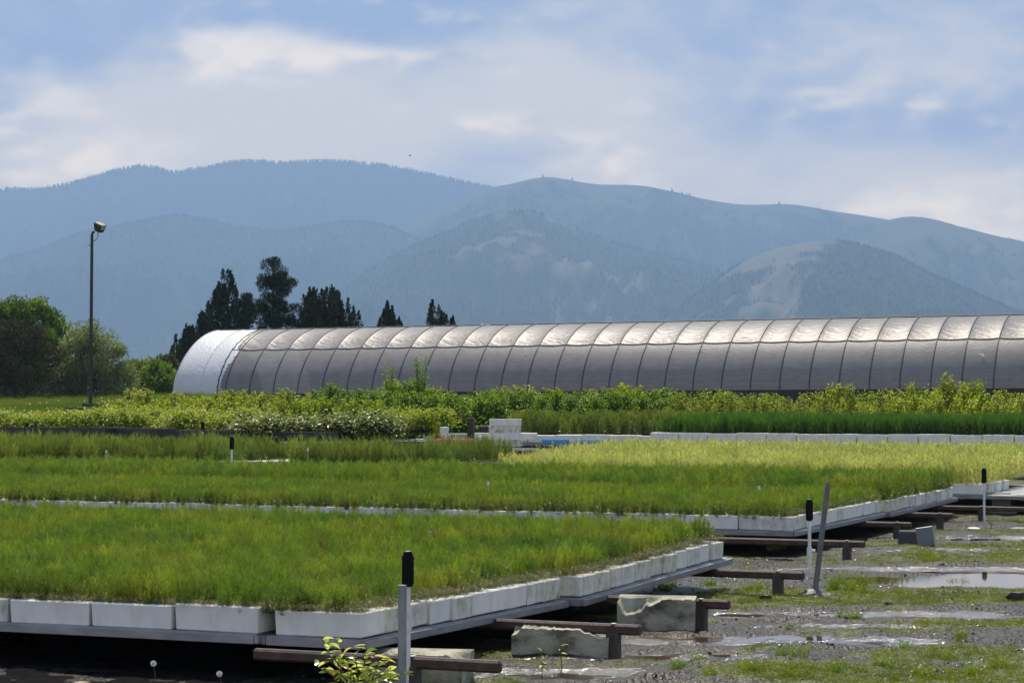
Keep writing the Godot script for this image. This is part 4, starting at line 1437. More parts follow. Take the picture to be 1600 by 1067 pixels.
func make_shrubs() -> void:
	var lime := [Color(0.25, 0.33, 0.020), Color(0.19, 0.28, 0.016), Color(0.31, 0.36, 0.028)]
	var green := [Color(0.13, 0.24, 0.016), Color(0.18, 0.28, 0.016), Color(0.10, 0.19, 0.015)]
	var yellow := [Color(0.27, 0.35, 0.026), Color(0.20, 0.29, 0.020), Color(0.33, 0.36, 0.040)]
	var pale := [Color(0.17, 0.20, 0.06), Color(0.22, 0.24, 0.10), Color(0.12, 0.17, 0.03)]
	var protos := {
		"lime": make_shrub("lime_shrub", foliage(201, 0.46, 0.85, 3000, 0.105, 0.55, lime, 5, 0.16), M.leaf),
		"green": make_shrub("green_shrub", foliage(202, 0.46, 0.95, 3200, 0.095, 0.55, green, 5, 0.15), M.leaf),
		"yellow": make_shrub("yellow_green_shrub", foliage(203, 0.48, 0.80, 3000, 0.095, 0.5, yellow, 6, 0.18), M.leaf),
		"pale": make_shrub("pale_leaved_shrub", foliage(204, 0.42, 0.42, 1500, 0.11, 0.6, pale, 0, 0.1), M.glossy_leaf),
		"low": make_shrub("low_leafy_plant", foliage(205, 0.38, 0.30, 1300, 0.08, 0.55, yellow, 3, 0.08), M.leaf),
		"shoots": make_shrub("tall_shoot_shrub", foliage(206, 0.45, 0.95, 3000, 0.09, 0.5, green, 8, 0.75), M.leaf),
		"thin": make_shrub("thin_stemmed_plant", foliage(207, 0.40, 0.62, 1800, 0.08, 0.38, [Color(0.20, 0.26, 0.03), Color(0.27, 0.29, 0.05)], 9, 0.22), M.leaf),
	}
	var natural := {"lime": 0.86, "green": 0.94, "yellow": 0.82, "pale": 0.44, "low": 0.33, "shoots": 1.55, "thin": 0.72}
	var words := {"lime": "lime green leafy shrub", "green": "deep green leafy shrub", "yellow": "yellow-green leafy shrub", "pale": "white-glinting pale leafy shrub", "low": "low yellow-green leafy plant", "shoots": "green shrub with tall bare shoots", "thin": "thin-stemmed upright plant"}
	var used := {}
	var place := func(kind: String, u: float, depth: float, vtop: float, wide: float, label: String, group: String) -> void:
		var o: Node3D = protos[kind]
		if used.has(kind):
			o = copy_of(protos[kind])
		used[kind] = true
		var p := spot(u, depth)
		var base := rise(depth) + 0.02
		var y_top := height_at(vtop, depth)
		if kind == "pale" or kind == "low":
			base = maxf(base, y_top - natural[kind] * 1.05)
		var sy: float = (y_top - base) / natural[kind]
		o.position = Vector3(p.x, base, p.z)
		o.rotation.y = rng.randf() * TAU
		o.scale = Vector3(wide, sy, wide)
		tag(o, label, "shrub" if kind != "low" and kind != "thin" else "plant", group)
	rng.seed = 301
	# back row before the hoop house: silhouette heights along the row
	var line := [[-15, 650], [60, 650], [110, 648], [150, 640], [175, 632], [200, 627], [260, 630], [330, 628], [400, 625], [470, 625], [505, 613], [540, 608], [580, 616], [620, 606], [650, 604], [690, 613], [720, 618], [760, 618], [800, 613], [850, 611], [900, 615], [960, 611], [1000, 612], [1060, 612], [1100, 621], [1150, 616], [1200, 624], [1250, 627], [1290, 614], [1330, 610], [1380, 622], [1420, 610], [1450, 607], [1500, 606], [1530, 605], [1570, 627], [1600, 619], [1640, 615]]
	var u := 165.0
	var count := {}
	while u < 1625.0:
		var v := 620.0
		for q in line.size() - 1:
			if u >= line[q][0] and u < line[q + 1][0]:
				v = lerpf(line[q][1], line[q + 1][1], (u - line[q][0]) / float(line[q + 1][0] - line[q][0]))
		var kind := "lime"
		if u < 480:
			kind = "yellow" if rng.randf() < 0.6 else "lime"
		elif u < 700:
			kind = "green" if rng.randf() < 0.7 else "lime"
		elif u < 1070:
			kind = "lime" if rng.randf() < 0.55 else "green"
		elif u < 1250:
			kind = "thin" if rng.randf() < 0.35 else "lime"
		else:
			kind = "yellow" if rng.randf() < 0.75 else "lime"
		var depth := 60.0 - (u - 800.0) * 0.004 + rng.randf_range(-1.5, 1.5)
		var c: int = count.get(kind, 0)
		count[kind] = c + 1
		place.call(kind, u, depth, v + (3.0 if u > 480.0 else -5.0) + rng.randf_range(-6.0, 8.0), rng.randf_range(0.75, 1.2), "%s, back row, %s from left" % [words[kind], ORD[c].replace("-", " ")], "shrubs in the back row")
		u += rng.randf_range(19.0, 26.0)
	# tall shoots that rise before the hoop house
	place.call("shoots", 610.0, 58.0, 580.0, 0.75, "green shrub with bare shoots before the hoop house, the left of two", "shrubs with tall shoots")
	place.call("shoots", 655.0, 57.5, 568.0, 0.9, "green shrub with the tallest shoots before the hoop house", "shrubs with tall shoots")
	# middle row
	var mids := [["low", -5, 380, 647.0, 17.0, 48.5, 0.95, "over the black planters at left"], ["yellow", 180, 500, 640.0, 24.0, 54.0, 0.8, "in the middle row at left"], ["pale", 385, 606, 656.0, 21.0, 46.0, 0.95, "over the black planter in the middle"], ["lime", 470, 600, 634.0, 24.0, 52.0, 0.75, "in the middle row left of the shoots"], ["green", 585, 700, 628.0, 24.0, 54.0, 0.9, "in the middle row, below the tall shoots"], ["low", 612, 690, 649.0, 15.0, 46.5, 0.8, "in the planter above the pale rails"], ["green", 706, 775, 632.0, 20.0, 49.0, 1.0, "behind the red tray"], ["green", 760, 1070, 627.0, 22.0, 56.0, 0.85, "in the hedge behind the stacked blocks"], ["thin", 1065, 1265, 632.0, 19.0, 52.0, 0.9, "in the middle row, right of the hedge"], ["thin", 1255, 1400, 640.0, 21.0, 51.0, 0.8, "in the middle row before the yellow-green shrubs"], ["yellow", 1400, 1620, 636.0, 23.0, 52.0, 0.8, "in the middle row at right"]]
	for q in mids:
		u = q[1]
		var c := 0
		while u < q[2]:
			place.call(q[0], u, q[5] + rng.randf_range(-0.8, 0.8), q[3] + rng.randf_range(-6.0, 6.0), q[6] * rng.randf_range(0.9, 1.15), "%s %s, %s from left" % [words[q[0]], q[7], ORD[c]], "shrubs and plants in the middle rows")
			c += 1
			u += q[4] * rng.randf_range(0.85, 1.15)
	place.call("thin", 683.0, 44.4, 662.0, 0.42, "thin bushy plant before the white pot in the middle", "plants in pots")
	# long grass at the far left, before the trees
	rng.seed = 311
	var s := seedling_patch(0.25, 16, 0.5, 26, 0.4, 0.02, 0.45, 312)
	var buf := PackedFloat32Array()
	buf.resize(6000 * 16)
	var k := 0
	for i in 6000:
		var depth := rng.randf_range(60.0, 98.0)
		var p := spot(rng.randf_range(-60, 420), depth)
		var y := rise(depth)
		var dark := clampf(0.5 + patch_noise.get_noise_2d(p.x * 0.3, depth * 0.3), 0, 1)
		put(buf, k, Vector3(p.x, y - 0.05, p.z), rng.randf() * TAU, 0.0, 1.0, rng.randf_range(0.35, 0.75), Color(0.08, 0.16, 0.015).lerp(Color(0.19, 0.22, 0.04), dark))
		k += 1
	stuff("long_grass", "long green grass on the far left before the trees", s, M.grass, buf, k)


# ------------------------------------------------------------------ hoop house
func profile(f: float) -> Vector2:
	# f 0..1 over the whole hoop: (across, up) from the near foot
	var half := 4.1
	var a: float = (f if f <= 0.5 else 1.0 - f) * 2.0 * PI / 2.0
	var w := half * (1.0 - pow(cos(a), 2.0 / 1.7))
	var h := 2.95 * pow(sin(a), 2.0 / 1.7)
	return Vector2(w if f <= 0.5 else 2.0 * half - w, h)


func make_hoop_house() -> void:
	var bay := 1.22
	var origin := Vector3(-12.85, 1.95, -96.6)
	var o := thing("hoop_house", "long hoop house under black shade cloth with a white plastic end", "greenhouse", origin, TURN)
	o.rotation.z = 0.0047
	var bays := 32
	# purlin height: the fraction where the profile is 1.95 up
	var knee := 0.0
	for k in 200:
		if profile(k / 400.0).y < 1.97:
			knee = k / 400.0
	var wrinkle := FastNoiseLite.new()
	wrinkle.seed = 8
	wrinkle.frequency = 0.9
	wrinkle.fractal_octaves = 4
	var surface := func(s: float, f: float, puff: float) -> Vector3:
		var p := profile(f)
		var q := profile(minf(f + 0.004, 1.0)) - profile(maxf(f - 0.004, 0.0))
		var nrm := Vector2(-q.y, q.x).normalized()
		p += nrm * puff
		return Vector3(s, p.y, -p.x)
	var panel := func(called: String, s0: float, s1: float, f0: float, f1: float, nx: int, ny: int, belly: float, upper: bool, m: Material) -> void:
		var pts := PackedVector3Array()
		var cols := PackedColorArray()
		var gap := 0.0
		for j in ny + 1:
			var fy := float(j) / ny
			for i in nx + 1:
				var fx := float(i) / nx
				var s := lerpf(s0 + gap, s1 - gap, fx)
				var f := lerpf(f0, f1, fy)
				var across := pow(sin(PI * fx), 0.7)
				var rise_up := 0.0
				if upper:
					rise_up = belly * across * pow(sin(PI * clampf(fy, 0.0, 1.0)), 0.55) * lerpf(1.0, 0.45, fy)
					rise_up += 0.034 * across * wrinkle.get_noise_3d(s * 0.8 + pow(fx - 0.5, 2.0) * 1.2, fy * 26.0 - pow(fx - 0.5, 2.0) * 8.0, s * 0.3) * exp(-fy * 1.6) * smoothstep(0.0, 0.05, fy)
					f -= 0.006 * across * (1.0 - fy)
				else:
					rise_up = belly * across * sin(PI * fy) + 0.028 * across * wrinkle.get_noise_3d(s * 0.9, fy * 9.0, 7.0) * pow(fy, 3.0) * sin(PI * fy)
					f -= 0.006 * across * fy
				pts.append(surface.call(s, f, rise_up + 0.012))
				cols.append(Color.WHITE)
		part(called, grid_mesh(pts, cols, nx + 1, ny + 1), m, o)
	rng.seed = 14
	for b in range(0, bays):
		panel.call("shade_cloth_lower", bay * b, bay * (b + 1), 0.0, knee, 10, 14, 0.018, false, M.cloth)
		panel.call("shade_cloth_upper", bay * b, bay * (b + 1), knee, 0.5, 16, 40, rng.randf_range(-0.075, -0.045), true, M.cloth)
	panel.call("shade_cloth_lower", -0.42, 0.0, 0.0, knee, 6, 12, 0.01, false, M.cloth)
	panel.call("shade_cloth_upper", -0.30, 0.0, knee, 0.5, 6, 20, 0.03, true, M.cloth)
	panel.call("far_side_cloth", 0.0, bay * bays, 0.5, 1.0, 2, 30, 0.0, false, M.cloth)
	var film_s := [-2.72, -1.36, 0.0]
	for b in 2:
		panel.call("plastic_sheet", film_s[b], film_s[b + 1] - (0.012 if b == 1 else 0.0), 0.0, 0.5, 10, 30, 0.02, false, M.film)
		panel.call("plastic_sheet", film_s[b], film_s[b + 1], 0.5, 1.0, 4, 20, 0.0, false, M.film)
	# hoops
	for b in range(-2, bays + 1):
		var pts := []
		var radii := []
		for k in 33:
			pts.append(surface.call(bay * b if b > 0 else film_s[b + 2], k / 64.0, 0.018))
			radii.append(0.020 if b < 0 else 0.024)
		for k in range(33, 65, 3):
			pts.append(surface.call(bay * b if b > 0 else film_s[b + 2], k / 64.0, 0.0))
			radii.append(0.02)
		var mb := MB.new()
		mb.tube(pts, radii, 6, false)
		part("hoop", mb.mesh(), M.film if b < 0 else M.hoop, o)
	# purlin cord with its small scallops
	var pts := []
	var radii := []
	for k in bays * 6 + 3:
		var s := -0.4 + k * bay / 6.0
		var fx := fposmod(s, bay) / bay
		pts.append(surface.call(s, knee - 0.006 * pow(sin(PI * fx), 0.7), 0.03))
		radii.append(0.017)
	var mb := MB.new()
	mb.tube(pts, radii, 6)
	part("purlin_cord", mb.mesh(), M.hoop, o)
	mb = MB.new()
	mb.tube([surface.call(-2.72, 0.5, 0.03), surface.call(bay * bays, 0.5, 0.03)], [0.03, 0.03], 6)
	part("ridge_pipe", mb.mesh(), M.hoop, o)
	# base: dark skirt below the cloth, board on the plastic end
	mb = MB.new()
	mb.box(Vector3(bay * bays / 2 - 0.2, -0.33, -0.03), Vector3(bay * bays + 0.4, 0.64, 0.05), 0.01)
	part("base_skirt", mb.mesh(), M.skirt, o)
	mb = MB.new()
	mb.box(Vector3(-1.45, -0.1, 0.03), Vector3(2.4, 0.18, 0.05), 0.02)
	part("plastic_hem", mb.mesh(), M.film, o)
	mb = MB.new()
	mb.box(Vector3(-1.45, -0.42, 0.0), Vector3(2.3, 0.5, 0.06), 0.01)
	part("base_board", mb.mesh(), M.wood, o)
	mb = MB.new()
	mb.box(Vector3(bay * bays / 2, -0.33, -8.2), Vector3(bay * bays + 4, 0.64, 0.05), 0.01)
	part("base_skirt", mb.mesh(), M.skirt, o)
	# end walls
	for b in [-2, bays]:
		mb = MB.new()
		var s: float = bay * b if b > 0 else -2.72
		for k in 40:
			var a: Vector3 = surface.call(s, k / 40.0, 0.0)
			var c: Vector3 = surface.call(s, (k + 1) / 40.0, 0.0)
			mb.quad(a, c, Vector3(s, -0.6, c.z), Vector3(s, -0.6, a.z))
		part("end_wall", mb.mesh(), M.end_film, o)
	# gathered cloth edge where the shade cloth begins
	pts = []
	radii = []
	for k in 34:
		pts.append(surface.call(-0.42 + 0.12 * smoothstep(0.5, 1.0, k / 33.0) + 0.02 * sin(k * 1.9), k / 66.0, 0.03))
		radii.append(0.03 + 0.008 * sin(k * 2.7))
	mb = MB.new()
	mb.tube(pts, radii, 6, false)
	part("cloth_edge", mb.mesh(), M.hoop, o)
	# small torn patches that flash white
	rng.seed = 15
	for q in [[7.9, 0.47, 0.10], [8.15, 0.455, 0.06], [8.3, 0.46, 0.07], [33.6, 0.16, 0.11], [14.2, 0.20, 0.03], [22.0, 0.21, 0.04]]:
		mb = MB.new()
		var c: Vector3 = surface.call(q[0] + 3.0 if q[0] < 10 else q[0], q[1], 0.05)
		for k in 5:
			var a: Vector3 = Vector3(rng.randf_range(-1, 1), rng.randf_range(-0.6, 0.6), rng.randf_range(-0.2, 0.2)) * q[2]
			mb.tri(c + a, c + a + Vector3(q[2] * 0.8, 0.02, 0.02), c + a + Vector3(q[2] * 0.3, q[2] * 0.5, 0.03))
		part("torn_patch", mb.mesh(), M.film, o)


# ------------------------------------------------------------------ trees, lamp, shed
func make_tree(called: String, label: String, depth: float, outline: Array, trunk_u: float, ground_v: float, opts: Dictionary, group: String) -> void:
	# outline: [v, u left, u right] from low to high; the crown fills it, as deep as it is wide
	rng.seed = opts.seed
	var base_y := rise(depth)
	var root := spot(trunk_u, depth, base_y)
	var o := thing(called, label, "tree", root, 0.0, group)
	var k := depth / FOCAL
	var crown := MB.new()
	var limbs := MB.new()
	var top: Array = outline[outline.size() - 1]
	var top_y := height_at(top[0], depth) - base_y
	limbs.tube([Vector3(0, -0.2, 0), Vector3(0.05, top_y * 0.5, 0), Vector3(((top[1] + top[2]) / 2.0 - trunk_u) * k, top_y * 0.93, 0)], [opts.trunk, opts.trunk * 0.6, 0.03], 7, false)
	var areas := []
	var total := 0.0
	for i in outline.size() - 1:
		total += (outline[i + 1][2] - outline[i + 1][1] + outline[i][2] - outline[i][1]) * 0.5 * absf(outline[i][0] - outline[i + 1][0])
		areas.append(total)
	for c in opts.clumps:
		var pick := rng.randf() * total
		var i := 0
		while areas[i] < pick:
			i += 1
		var f := rng.randf()
		var v := lerpf(outline[i][0], outline[i + 1][0], f)
		var l := lerpf(outline[i][1], outline[i + 1][1], f)
		var r := lerpf(outline[i][2], outline[i + 1][2], f)
		var half := (r - l) / 2.0
		var w := rng.randf() * TAU
		var rad := pow(rng.randf(), 0.35)
		var cr: float = opts.radius * rng.randf_range(0.6, 1.25)
		var inner := maxf(half * k * rng.randf_range(0.75, 1.12) - cr * 0.25, 0.05)
		var centre := Vector3(((l + r) / 2.0 - trunk_u) * k + cos(w) * inner * rad, height_at(v, depth) - base_y - cr * 0.4, sin(w) * inner * rad * 0.8)
		if c % 3 == 0:
			limbs.tube([Vector3(centre.x * 0.1, maxf(centre.y - absf(centre.x) * opts.droop - 0.4, 0.2), 0), centre.lerp(Vector3(0, centre.y, 0), 0.4) - Vector3(0, 0.1, 0), centre], [0.05, 0.03, 0.012], 5, false)
		var tint: Color = opts.tones[rng.randi() % opts.tones.size()] * rng.randf_range(0.75, 1.25)
		for q in opts.leaves:
			var d: Vector3
			if opts.get("spire", false):  # upright pointed spray
				var hh := rng.randf()
				var aa := rng.randf() * TAU
				var rr := cr * 0.62 * (1.0 - hh * 0.92) * sqrt(rng.randf())
				d = Vector3(cos(aa) * rr, (hh * 1.9 - 0.8) * cr * opts.stretch, sin(aa) * rr)
			else:
				d = Vector3(rng.randfn(), rng.randfn(), rng.randfn()).normalized() * pow(rng.randf(), 0.4) * cr * 0.72
				d.y *= opts.stretch
			var p := centre + d
			var dir := (d.normalized() * 0.8 + Vector3(rng.randf_range(-1, 1), rng.randf_range(-0.4, 1.0) + opts.upward, rng.randf_range(-1, 1))).normalized()
			var side: Vector3 = dir.cross(Vector3(rng.randf_range(-1, 1), rng.randf_range(-1, 1), rng.randf_range(-1, 1))).normalized() * float(opts.leaf) * float(opts.slim) * 0.5
			var tip: Vector3 = p + dir * opts.leaf * rng.randf_range(0.7, 1.3)
			var mid := p.lerp(tip, 0.45)
			var col := tint * rng.randf_range(0.8, 1.2)
			crown.tri(p, mid + side, tip, col)
			crown.tri(p, tip, mid - side, col)
	part("trunk", limbs.mesh(), M.bark, o)
	var cn := part("crown", crown.mesh(), opts.mat, o)
	cn.set_meta("kind", "stuff")


func make_trees() -> void:
	var dark := [Color(0.018, 0.030, 0.012), Color(0.026, 0.040, 0.014), Color(0.035, 0.048, 0.018)]
	var jun := {"seed": 401, "clumps": 130, "radius": 0.62, "leaves": 190, "leaf": 0.16, "slim": 0.42, "stretch": 1.15, "spire": true, "upward": 0.9, "trunk": 0.16, "droop": 0.2, "tones": dark, "mat": M.conifer}
	var g := "conifers behind the hoop house"
	make_tree("juniper_tree", "dark pointed juniper at the hoop house's left end", 124.0, [[575, 262, 335], [550, 264, 380], [525, 280, 402], [500, 294, 402], [475, 312, 396], [455, 326, 382], [436, 336, 368]], 345.0, 600, jun, g)
	var pine := jun.duplicate()
	pine.merge({"seed": 402, "clumps": 52, "radius": 0.60, "leaves": 400, "leaf": 0.20, "slim": 0.2, "stretch": 0.75, "spire": false, "upward": 0.3, "trunk": 0.2, "droop": 0.1}, true)
	make_tree("pine_tree", "tallest dark pine with an open crown, left of the hoop house's ridge", 128.0, [[522, 362, 478], [500, 366, 478], [480, 372, 474], [462, 374, 466], [448, 388, 460], [432, 394, 458], [418, 402, 448], [408, 406, 444], [399, 412, 440]], 425.0, 600, pine, g)
	var j2 := jun.duplicate()
	j2.merge({"seed": 403, "clumps": 110}, true)
	make_tree("juniper_tree", "broad dark juniper right of the tallest pine", 125.0, [[528, 448, 562], [508, 456, 560], [490, 462, 557], [472, 468, 545], [458, 478, 524]], 505.0, 600, j2, g)
	var j3 := jun.duplicate()
	j3.merge({"seed": 404, "clumps": 20, "radius": 0.46}, true)
	make_tree("juniper_tree", "small dark treetop over the ridge, the left of two", 127.0, [[520, 582, 642], [508, 584, 636], [495, 587, 622], [480, 590, 612]], 605.0, 600, j3, g)
	j3 = j3.duplicate()
	j3.merge({"seed": 405, "clumps": 18}, true)
	make_tree("juniper_tree", "small dark treetop over the ridge, the right of two", 127.0, [[520, 660, 722], [506, 664, 720], [497, 666, 704], [488, 668, 690], [475, 668, 678]], 682.0, 600, j3, g)
	var j4 := jun.duplicate()
	j4.merge({"seed": 406, "clumps": 40, "radius": 0.5}, true)
	make_tree("juniper_tree", "low dark tree touching the white plastic end", 118.0, [[600, 262, 330], [575, 264, 330], [550, 268, 325], [525, 274, 310]], 295.0, 610, j4, g)
	# left trees
	var lg := "trees at the left edge"
	var brown := {"seed": 411, "clumps": 120, "radius": 0.55, "leaves": 170, "leaf": 0.14, "slim": 0.3, "stretch": 1.0, "upward": 0.2, "trunk": 0.14, "droop": 0.3, "tones": [Color(0.045, 0.052, 0.020), Color(0.065, 0.070, 0.028), Color(0.080, 0.072, 0.036)], "mat": M.conifer}
	make_tree("dark_bushy_tree", "dusky brown-green bushy tree at the left edge, in front", 92.0, [[632, -40, 118], [600, -40, 120], [570, -40, 110], [545, -35, 98], [520, -30, 80], [498, -15, 58]], 20.0, 630, brown, lg)
	var b2 := brown.duplicate()
	b2.merge({"seed": 412, "clumps": 130, "leaf": 0.17, "slim": 0.55, "tones": [Color(0.11, 0.18, 0.022), Color(0.15, 0.22, 0.025), Color(0.08, 0.14, 0.02)], "mat": M.tree_leaf}, true)
	make_tree("broadleaf_tree", "green broadleaf tree behind the dusky one at left", 98.0, [[600, -30, 122], [560, -30, 122], [535, -30, 114], [508, -30, 104], [488, -25, 86], [466, 0, 68]], 40.0, 630, b2, lg)
	b2 = b2.duplicate()
	b2.merge({"seed": 413, "clumps": 40}, true)
	make_tree("broadleaf_tree", "green treetop cut by the left edge", 97.0, [[540, -45, 14], [500, -45, 14], [480, -45, 12], [463, -40, 6]], -20.0, 630, b2, lg)
	var ol := brown.duplicate()
	ol.merge({"seed": 414, "clumps": 130, "radius": 0.56, "leaves": 140, "leaf": 0.16, "slim": 0.36, "tones": [Color(0.20, 0.25, 0.12), Color(0.27, 0.31, 0.17), Color(0.15, 0.19, 0.085)], "mat": M.tree_leaf}, true)
	make_tree("silvery_tree", "rounded silvery green tree behind the lamp pole", 94.0, [[630, 84, 228], [605, 84, 226], [580, 86, 216], [560, 88, 206], [545, 90, 200], [532, 94, 192], [518, 98, 172], [503, 106, 152]], 150.0, 630, ol, lg)
	# light bushes between the trees and the hoop house
	var bu := brown.duplicate()
	bu.merge({"seed": 415, "clumps": 70, "radius": 0.5, "leaf": 0.17, "slim": 0.5, "tones": [Color(0.16, 0.23, 0.025), Color(0.21, 0.27, 0.035), Color(0.12, 0.19, 0.022)], "mat": M.tree_leaf, "trunk": 0.08}, true)
	make_tree("light_green_bush", "light green bush between the silvery tree and the hoop house", 108.0, [[618, 195, 285], [595, 196, 285], [578, 198, 280], [566, 205, 262]], 238.0, 620, bu, "bushes left of the hoop house")
	bu = bu.duplicate()
	bu.merge({"seed": 416, "clumps": 40, "tones": [Color(0.055, 0.08, 0.03), Color(0.08, 0.10, 0.04)]}, true)
	make_tree("grey_green_bush", "grey-green bush beside the grey shed", 116.0, [[590, 235, 282], [572, 238, 280], [556, 245, 272]], 260.0, 620, bu, "bushes left of the hoop house")
	# a far strip of trees that closes the plain
	rng.seed = 420
	var mb := MB.new()
	for q in 90:
		var d := Vector3(rng.randfn(), absf(rng.randfn()) * 0.8, rng.randfn()) * 1.6
		var w := rng.randf() * TAU
		var dir := Vector3(cos(w), rng.randf_range(-0.2, 0.9), sin(w)).normalized()
		var side := dir.cross(Vector3.UP).normalized() * 0.45
		mb.tri(d - side, d + dir * 1.1, d + side, Color.WHITE * rng.randf_range(0.7, 1.2))
	var buf := PackedFloat32Array()
	buf.resize(3000 * 16)
	var k := 0
	for i in 3000:
		var depth := rng.randf_range(220.0, 900.0)
		var p := spot(rng.randf_range(-150, 1750), depth, 1.4)
		put(buf, k, p, rng.randf() * TAU, 0.0, rng.randf_range(0.8, 1.6), rng.randf_range(0.7, 1.5) * (1.0 + depth / 900.0), Color(0.035, 0.055, 0.016).lerp(Color(0.07, 0.09, 0.03), rng.randf()))
		k += 1
	stuff("far_woods", "distant line of woods on the plain below the mountains", mb.mesh(), M.tree_leaf, buf, k)
	# flood lamp
	var lp := spot(140.5, 75.0, rise(75.0))
	var lamp := thing("lamp_pole", "tall dark pole with one flood lamp, before the silvery tree", "lamp", lp)
	var tall := height_at(366.0, 75.0) - lp.y
	mb = MB.new()
	mb.tube([Vector3(0, -0.1, 0), Vector3(0.03, tall, 0)], [0.068, 0.05], 14)
	part("pole", mb.mesh(), M.pole, lamp)
	mb = MB.new()
	mb.tube([Vector3(0.03, tall - 0.02, 0), Vector3(0.05, tall + 0.06, 0), Vector3(0.12, tall + 0.10, 0)], [0.05, 0.045, 0.04], 10)
	part("bracket", mb.mesh(), M.pole, lamp)
	mb = MB.new()
	var tilt := Basis(Vector3.FORWARD, 0.42) * Basis(Vector3.UP, -0.5) * Basis(Vector3.RIGHT, 0.35)
	mb.box(Vector3.ZERO, Vector3(0.40, 0.30, 0.30), 0.035, 0.25, Basis.IDENTITY)
	var head := part("lamp_housing", mb.mesh(), M.pole, lamp, Vector3(0.29, tall + 0.24, 0))
	head.basis = tilt
	mb = MB.new()
	mb.box(Vector3(0.19, 0.06, 0.02), Vector3(0.04, 0.17, 0.2), 0.008)
	part("lens", mb.mesh(), M.lens, head)
	mb = MB.new()
	mb.tube([Vector3(0.24, tall + 0.12, 0.04), Vector3(0.25, tall - 0.06, 0.05), Vector3(0.17, tall - 0.2, 0.04), Vector3(0.06, tall - 0.23, 0.03)], [0.014, 0.014, 0.014, 0.014], 6)
	part("cable", mb.mesh(), M.black, lamp)
	mb = MB.new()
	mb.tube([Vector3(0.0, tall - 0.42, 0.02), Vector3(-0.09, tall - 0.34, 0.02)], [0.012, 0.012], 6)
	part("hook", mb.mesh(), M.black, lamp)
	# shed
	var sh := spot(276.0, 113.0, rise(113.0))
	var shed := thing("grey_shed", "corner of a plain grey shed behind the white plastic end", "shed", sh, TURN)
	mb = MB.new()
	mb.box(Vector3(0.9, 0.75, 0), Vector3(2.0, 1.7, 1.6), 0.02)
	part("wall", mb.mesh(), M.shed, shed)
	mb = MB.new()
	mb.box(Vector3(0.9, 1.64, 0), Vector3(2.1, 0.07, 1.7), 0.01)
	part("roof", mb.mesh(), M.shed, shed)
	# bird
	var bd := spot(640.0, 190.0, height_at(242.5, 190.0))
	var bird := thing("bird", "small dark bird flying above the left mountain", "bird", bd)
	mb = MB.new()
	mb.tube([Vector3(-0.10, 0.0, 0), Vector3(-0.05, 0.005, 0), Vector3(0.02, 0.0, 0), Vector3(0.08, 0.01, 0), Vector3(0.12, 0.012, 0)], [0.012, 0.03, 0.035, 0.022, 0.004], 8)
	part("body", mb.mesh(), M.black, bird)
	for s in [-1.0, 1.0]:
		mb = MB.new()
		mb.quad(Vector3(-0.04, 0.02, 0.02 * s), Vector3(0.05, 0.02, 0.02 * s), Vector3(0.03, 0.10, 0.16 * s), Vector3(-0.03, 0.09, 0.14 * s))
		mb.tri(Vector3(-0.03, 0.09, 0.14 * s), Vector3(0.03, 0.10, 0.16 * s), Vector3(-0.06, 0.07, 0.30 * s))
		part("wing", mb.mesh(), M.black, bird)


